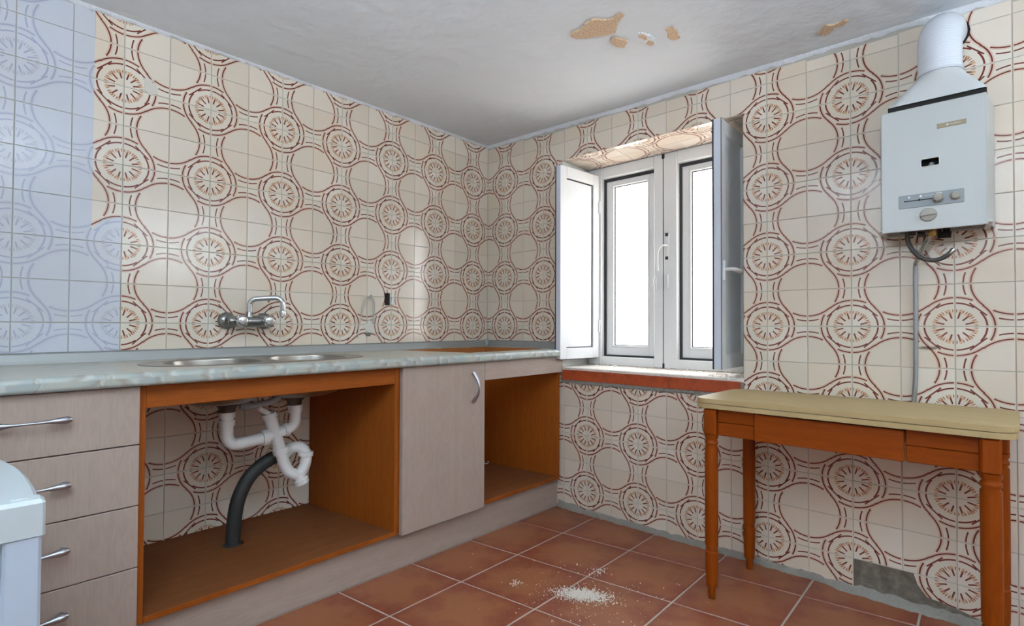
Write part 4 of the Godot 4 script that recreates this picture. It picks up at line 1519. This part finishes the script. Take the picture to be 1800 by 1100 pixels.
	var path := smooth([Vector3(2.2145, 1.8885, 0.104), Vector3(2.2145, 1.93, 0.104), Vector3(2.2145, 1.972, 0.104), Vector3(2.2155, 2.008, 0.100), Vector3(2.219, 2.037, 0.086), Vector3(2.2235, 2.055, 0.062), Vector3(2.227, 2.062, 0.03), Vector3(2.229, 2.063, -0.002)], 18)
	var rad := []
	for i in path.size():
		rad.append(0.0590 + (0.0007 * sin(i * 1.9) if i < 62 else 0.0002 * sin(i * 1.9)) + (0.0035 if i < 4 else 0.0))
	b.tube(path, rad, 36)
	tag(top("flue_duct", b, "duct_white", Vector3(2.2145, 1.88, 0.104), XR), "ribbed white flue duct bending from the heater hood into the wall", "duct")
	# loose braided hose
	b = MB.new()
	path = smooth([Vector3(2.128, 1.365, 0.115), Vector3(2.125, 1.335, 0.118), Vector3(2.134, 1.300, 0.122), Vector3(2.158, 1.265, 0.126), Vector3(2.192, 1.250, 0.13), Vector3(2.22, 1.257, 0.13), Vector3(2.240, 1.274, 0.128)], 12)
	rad = []
	for i in path.size():
		rad.append(0.0070 + 0.0005 * (i % 2))
	b.tube(path, rad, 14)
	t = thing("braided_hose", "short dark braided hose curling loose under the water heater", "hose", XR, Vector3(2.128, 1.365, 0.115))
	part("hose", b, M["braid"], t)
	b = MB.new()
	b.tube([Vector3(2.233, 1.266, 0.128), Vector3(2.242, 1.276, 0.128), Vector3(2.2425, 1.2765, 0.128), Vector3(2.247, 1.282, 0.127)], [0.0078, 0.0078, 0.0095, 0.0095], 8)
	part("end_fitting", b, M["chrome"], t)
	# gas pipe down the wall behind the table
	b = MB.new()
	b.tube(smooth([Vector3(2.188, 1.342, 0.115), Vector3(2.176, 1.32, 0.10), Vector3(2.158, 1.285, 0.06), Vector3(2.147, 1.262, 0.032), Vector3(2.142, 1.235, 0.018), Vector3(2.1415, 1.1, 0.012), Vector3(2.1405, 0.95, 0.011), Vector3(2.139, 0.84, 0.0105), Vector3(2.134, 0.74, 0.0105), Vector3(2.132, 0.60, 0.0105)], 8), 0.0078, 14)
	tag(top("gas_pipe", b, "pipe_metal", Vector3(2.132, 0.6, 0.0105), XR), "thin shiny metal pipe running down the wall from the water heater", "pipe")


func build_table() -> void:
	var t := thing("side_table", "narrow orange wood table with a cream folding top against the wall", "table", XR, Vector3(1.95, 0, 0.24))
	var b := MB.new()
	var lay := Transform3D(Basis(Vector3.RIGHT, Vector3.BACK, Vector3.DOWN), Vector3.ZERO)
	var out := func(g: float) -> PackedVector2Array:
		var p := rounded(Vector2(-0.438 - g, 0.0205), Vector2(0.437 + g, 0.455 + g), 0.055, 8)
		# the back corners are square; the whole top is slightly out of true
		for i in p.size():
			var q := p[i]
			p[i] = Vector2(1.951 + q.x - 0.075 * (q.y - 0.235), q.y)
		return p
	b.extrude(out.call(0.0), -0.734, -0.751, 0.0012, lay)
	part("tabletop", b, M["cream_laminate"], t, "upper cream leaf of the folding top")
	b = MB.new()
	b.extrude(out.call(-0.0005), -0.715, -0.7318, 0.0012, lay)
	part("tabletop", b, M["cream_laminate"], t, "lower cream leaf of the folding top")
	# legs: square block, then turned
	for q: Vector2 in [Vector2(1.557, 0.425), Vector2(1.593, 0.078), Vector2(2.3175, 0.425), Vector2(2.352, 0.078)]:
		b = MB.new()
		var o := Vector3(q.x, 0, q.y)
		b.box(o + Vector3(-0.0225, 0.612, -0.0225), o + Vector3(0.0225, 0.714, 0.0225), 0.006)
		b.lathe([Vector2(0.0, 0.0), Vector2(0.0115, 0.0), Vector2(0.0135, 0.03), Vector2(0.0140, 0.042), Vector2(0.0200, 0.047), Vector2(0.0212, 0.060), Vector2(0.0200, 0.066), Vector2(0.0214, 0.074), Vector2(0.0228, 0.13), Vector2(0.0230, 0.176), Vector2(0.0192, 0.180), Vector2(0.0228, 0.186), Vector2(0.0192, 0.192), Vector2(0.0232, 0.198), Vector2(0.0238, 0.32), Vector2(0.0238, 0.566), Vector2(0.0190, 0.573), Vector2(0.0238, 0.580), Vector2(0.0238, 0.588), Vector2(0.0188, 0.595), Vector2(0.0238, 0.603), Vector2(0.0245, 0.615)], 26, Transform3D(Basis(), o))
		part("leg", b, M["table_wood"], t)
	# apron, with a groove along it
	for s: Array in [[1.579, 1.706], [2.132, 2.296]]:
		b = MB.new()
		b.box(Vector3(s[0], 0.613, 0.402), Vector3(s[1], 0.6625, 0.424), 0.0025)
		b.box(Vector3(s[0], 0.6635, 0.402), Vector3(s[1], 0.713, 0.424), 0.0025)
		part("apron", b, M["table_wood_flat"], t)
	b = MB.new()
	b.box(Vector3(1.61, 0.613, 0.068), Vector3(2.335, 0.713, 0.088), 0.002)
	part("apron", b, M["table_wood_flat"], t)
	for s: Array in [[1.556, 1.588], [2.315, 2.348]]:
		b = MB.new()
		b.extrude(PackedVector2Array([Vector2(s[0] - 0.009, 0.404), Vector2(s[0] + 0.009, 0.404), Vector2(s[1] + 0.009, 0.10), Vector2(s[1] - 0.009, 0.10)]), -0.613, -0.713, 0.001, lay)
		part("apron", b, M["table_wood_flat"], t)
	b = MB.new()
	b.box(Vector3(1.709, 0.6135, 0.40), Vector3(2.129, 0.7085, 0.434), 0.002)
	var dr := part("drawer", b, M["table_wood_flat"], t, "plain drawer front standing a little proud")
	b = MB.new()
	b.box(Vector3(1.722, 0.625, 0.12), Vector3(2.116, 0.70, 0.40), 0.001)
	part("drawer_box", b, M["table_wood_flat"], dr)


func build_appliance() -> void:
	var t := thing("appliance", "white enamelled appliance with a rounded top, cut by the left edge of the picture", "appliance", Transform3D(), Vector3(-2.44, 0, 1.06))
	var lay := Transform3D(Basis(Vector3.RIGHT, Vector3.BACK, Vector3.DOWN), Vector3.ZERO)
	var mirror := func(p: Array) -> PackedVector2Array:
		var q := PackedVector2Array(p)
		for i in range(p.size() - 1, -1, -1):
			q.append(Vector2(-4.88 - p[i].x, p[i].y))
		return q
	var b := MB.new()
	b.extrude(mirror.call([Vector2(-2.218, 1.27), Vector2(-2.222, 1.20), Vector2(-2.228, 1.10), Vector2(-2.237, 1.01), Vector2(-2.252, 0.93), Vector2(-2.275, 0.86), Vector2(-2.32, 0.80)]), -0.03, -0.69, 0.002, lay)
	part("body", b, M["appliance_side"], t)
	b = MB.new()
	b.extrude(mirror.call([Vector2(-2.262, 1.288), Vector2(-2.218, 1.288), Vector2(-2.2145, 1.284), Vector2(-2.2145, 1.254), Vector2(-2.2215, 1.249), Vector2(-2.2225, 1.19), Vector2(-2.227, 1.10), Vector2(-2.236, 1.01), Vector2(-2.251, 0.93), Vector2(-2.274, 0.86), Vector2(-2.32, 0.80)]), -0.684, -0.741, 0.006, lay)
	part("lid", b, M["appliance_white"], t, "rounded white lid")
	b = MB.new()
	b.extrude(rounded(Vector2(-2.255, 1.258), Vector2(-2.232, 1.270), 0.004, 4), -0.740, -0.7425, 0.001, lay)
	part("lid_button", b, M["appliance_white"], t)
	for s in [0, 1]:
		b = MB.new()
		var x := -2.2635 if s == 0 else -2.6615
		b.box(Vector3(x, 0.03, 1.262), Vector3(x + 0.045, 0.686, 1.286), 0.004)
		part("front_post", b, M["appliance_side"], t)
	b = MB.new()
	b.box(Vector3(-2.616, 0.06, 1.25), Vector3(-2.2645, 0.684, 1.266), 0.003)
	part("front_panel", b, M["appliance_white"], t)
	for x: float in [-2.64, -2.26]:
		for z: float in [0.9, 1.24]:
			b = MB.new()
			b.lathe([Vector2(0.0, 0.0), Vector2(0.018, 0.0), Vector2(0.016, 0.032), Vector2(0, 0.032)], 14, Transform3D(Basis(), Vector3(x, 0, z)))
			part("foot", b, M["black_rubber"], t)


func build_dust() -> void:
	var crumb := MB.new()
	crumb.box(Vector3(-1, -0.6, -0.8), Vector3(1, 0.6, 0.8), 0.55)
	var mm := MultiMesh.new()
	mm.transform_format = MultiMesh.TRANSFORM_3D
	mm.mesh = crumb.mesh()
	mm.instance_count = 3200
	var g := RandomNumberGenerator.new()
	g.seed = 5
	var along := (Vector2(-0.611, 1.336) - Vector2(-0.714, 1.177)).normalized()
	for i in 3200:
		var far := i % 9 == 0
		var s := g.randfn(0.0, 0.16 if far else 0.05)
		var w := g.randfn(0.0, 0.12 if far else 0.022)
		var p := Vector2(-0.672, 1.228) + along * s + Vector2(-along.y, along.x) * w
		if i % 40 == 0:
			p = Vector2(-0.48, 1.16) + Vector2(g.randfn(0, 0.03), g.randfn(0, 0.02))
		if i % 61 == 0:
			p = Vector2(-0.79, 0.99) + Vector2(g.randfn(0, 0.012), g.randfn(0, 0.012))
		var r := absf(g.randfn(0.0, 0.0011)) + 0.0006
		if far:
			r *= 0.85
		var hgt := 0.0 if far else 0.004 * exp(-(s * s / 0.004 + w * w / 0.0009)) * g.randf()
		mm.set_instance_transform(i, Transform3D(Basis.from_euler(Vector3(g.randf() * 6, g.randf() * 6, g.randf() * 6)).scaled(Vector3.ONE * r), Vector3(p.x, 0.0005 + r * 0.5 + hgt, p.y)))
	var o := MultiMeshInstance3D.new()
	o.name = "plaster_dust"
	o.multimesh = mm
	o.material_override = M["plaster_crumb"]
	add_child(o, true)
	o.set_meta("kind", "stuff")
	tag(o, "spill of white plaster crumbs and dust on the floor tiles", "debris")


# ---------------------------------------------------------------- scene
func _ready() -> void:
	rng.seed = 20
	# camera: the lens is shifted a little, as the photograph is cropped
	var cam := Camera3D.new()
	cam.name = "camera"
	add_child(cam)
	var f := 895.3288
	cam.near = 0.05
	cam.far = 60.0
	cam.set_frustum(1100.0 / f * 0.05, Vector2(25.8765 / f * 0.05, 10.3213 / f * 0.05), 0.05, 60.0)
	cam.transform = Transform3D(Basis.from_euler(Vector3(0.016385, -0.787887, 0.004574)), Vector3(-2.286477, 1.015285, 2.366478))
	cam.current = true
	# overcast, very bright sky outside
	var sky := ProceduralSkyMaterial.new()
	sky.sky_top_color = Color(0.95, 0.975, 1.0)
	sky.sky_horizon_color = Color(1, 1, 1)
	sky.ground_horizon_color = Color(0.98, 0.97, 0.95)
	sky.ground_bottom_color = Color(0.95, 0.93, 0.90)
	var env := Environment.new()
	env.background_mode = Environment.BG_SKY
	env.sky = Sky.new()
	env.sky.sky_material = sky
	env.background_energy_multiplier = 9.0
	env.tonemap_mode = Environment.TONE_MAPPER_LINEAR
	env.tonemap_exposure = 1.03
	env.sdfgi_enabled = true
	env.ssao_enabled = true
	env.ssil_enabled = true
	var we := WorldEnvironment.new()
	we.name = "environment"
	we.environment = env
	add_child(we)
	# added unseen fill, like a flash bounced off the ceiling behind the viewer
	var up := AreaLight3D.new()
	up.name = "bounce_fill"
	up.area_size = Vector2(0.3, 0.3)
	up.light_color = Color(0.885, 0.945, 1.0)
	up.light_energy = 8.6
	up.shadow_enabled = true
	up.transform = Transform3D(Basis(Vector3.RIGHT, PI / 2), Vector3(-2.6, 1.55, 2.25))
	add_child(up)
	var up2: AreaLight3D = up.duplicate()  # second unseen fill, added to lift the shutter face and left wall
	up2.name = "far_bounce_fill"
	up2.light_energy = 4.5
	up2.position = Vector3(-0.8, 1.5, 3.85)
	add_child(up2)
	XR = Transform3D(Basis(TR, Vector3.UP, -NR), Vector3.ZERO)
	make_materials()
	mat("cable", rgb(186, 184, 178), 0.5)
	mat("filler", rgb(206, 200, 190), 0.6)
	build_sink_wall()
	build_window_wall()
	build_shell()
	build_window()
	build_units()
	build_worktop()
	build_heater()
	build_table()
	build_appliance()
	build_tap()
	build_plumbing()
	build_dust()
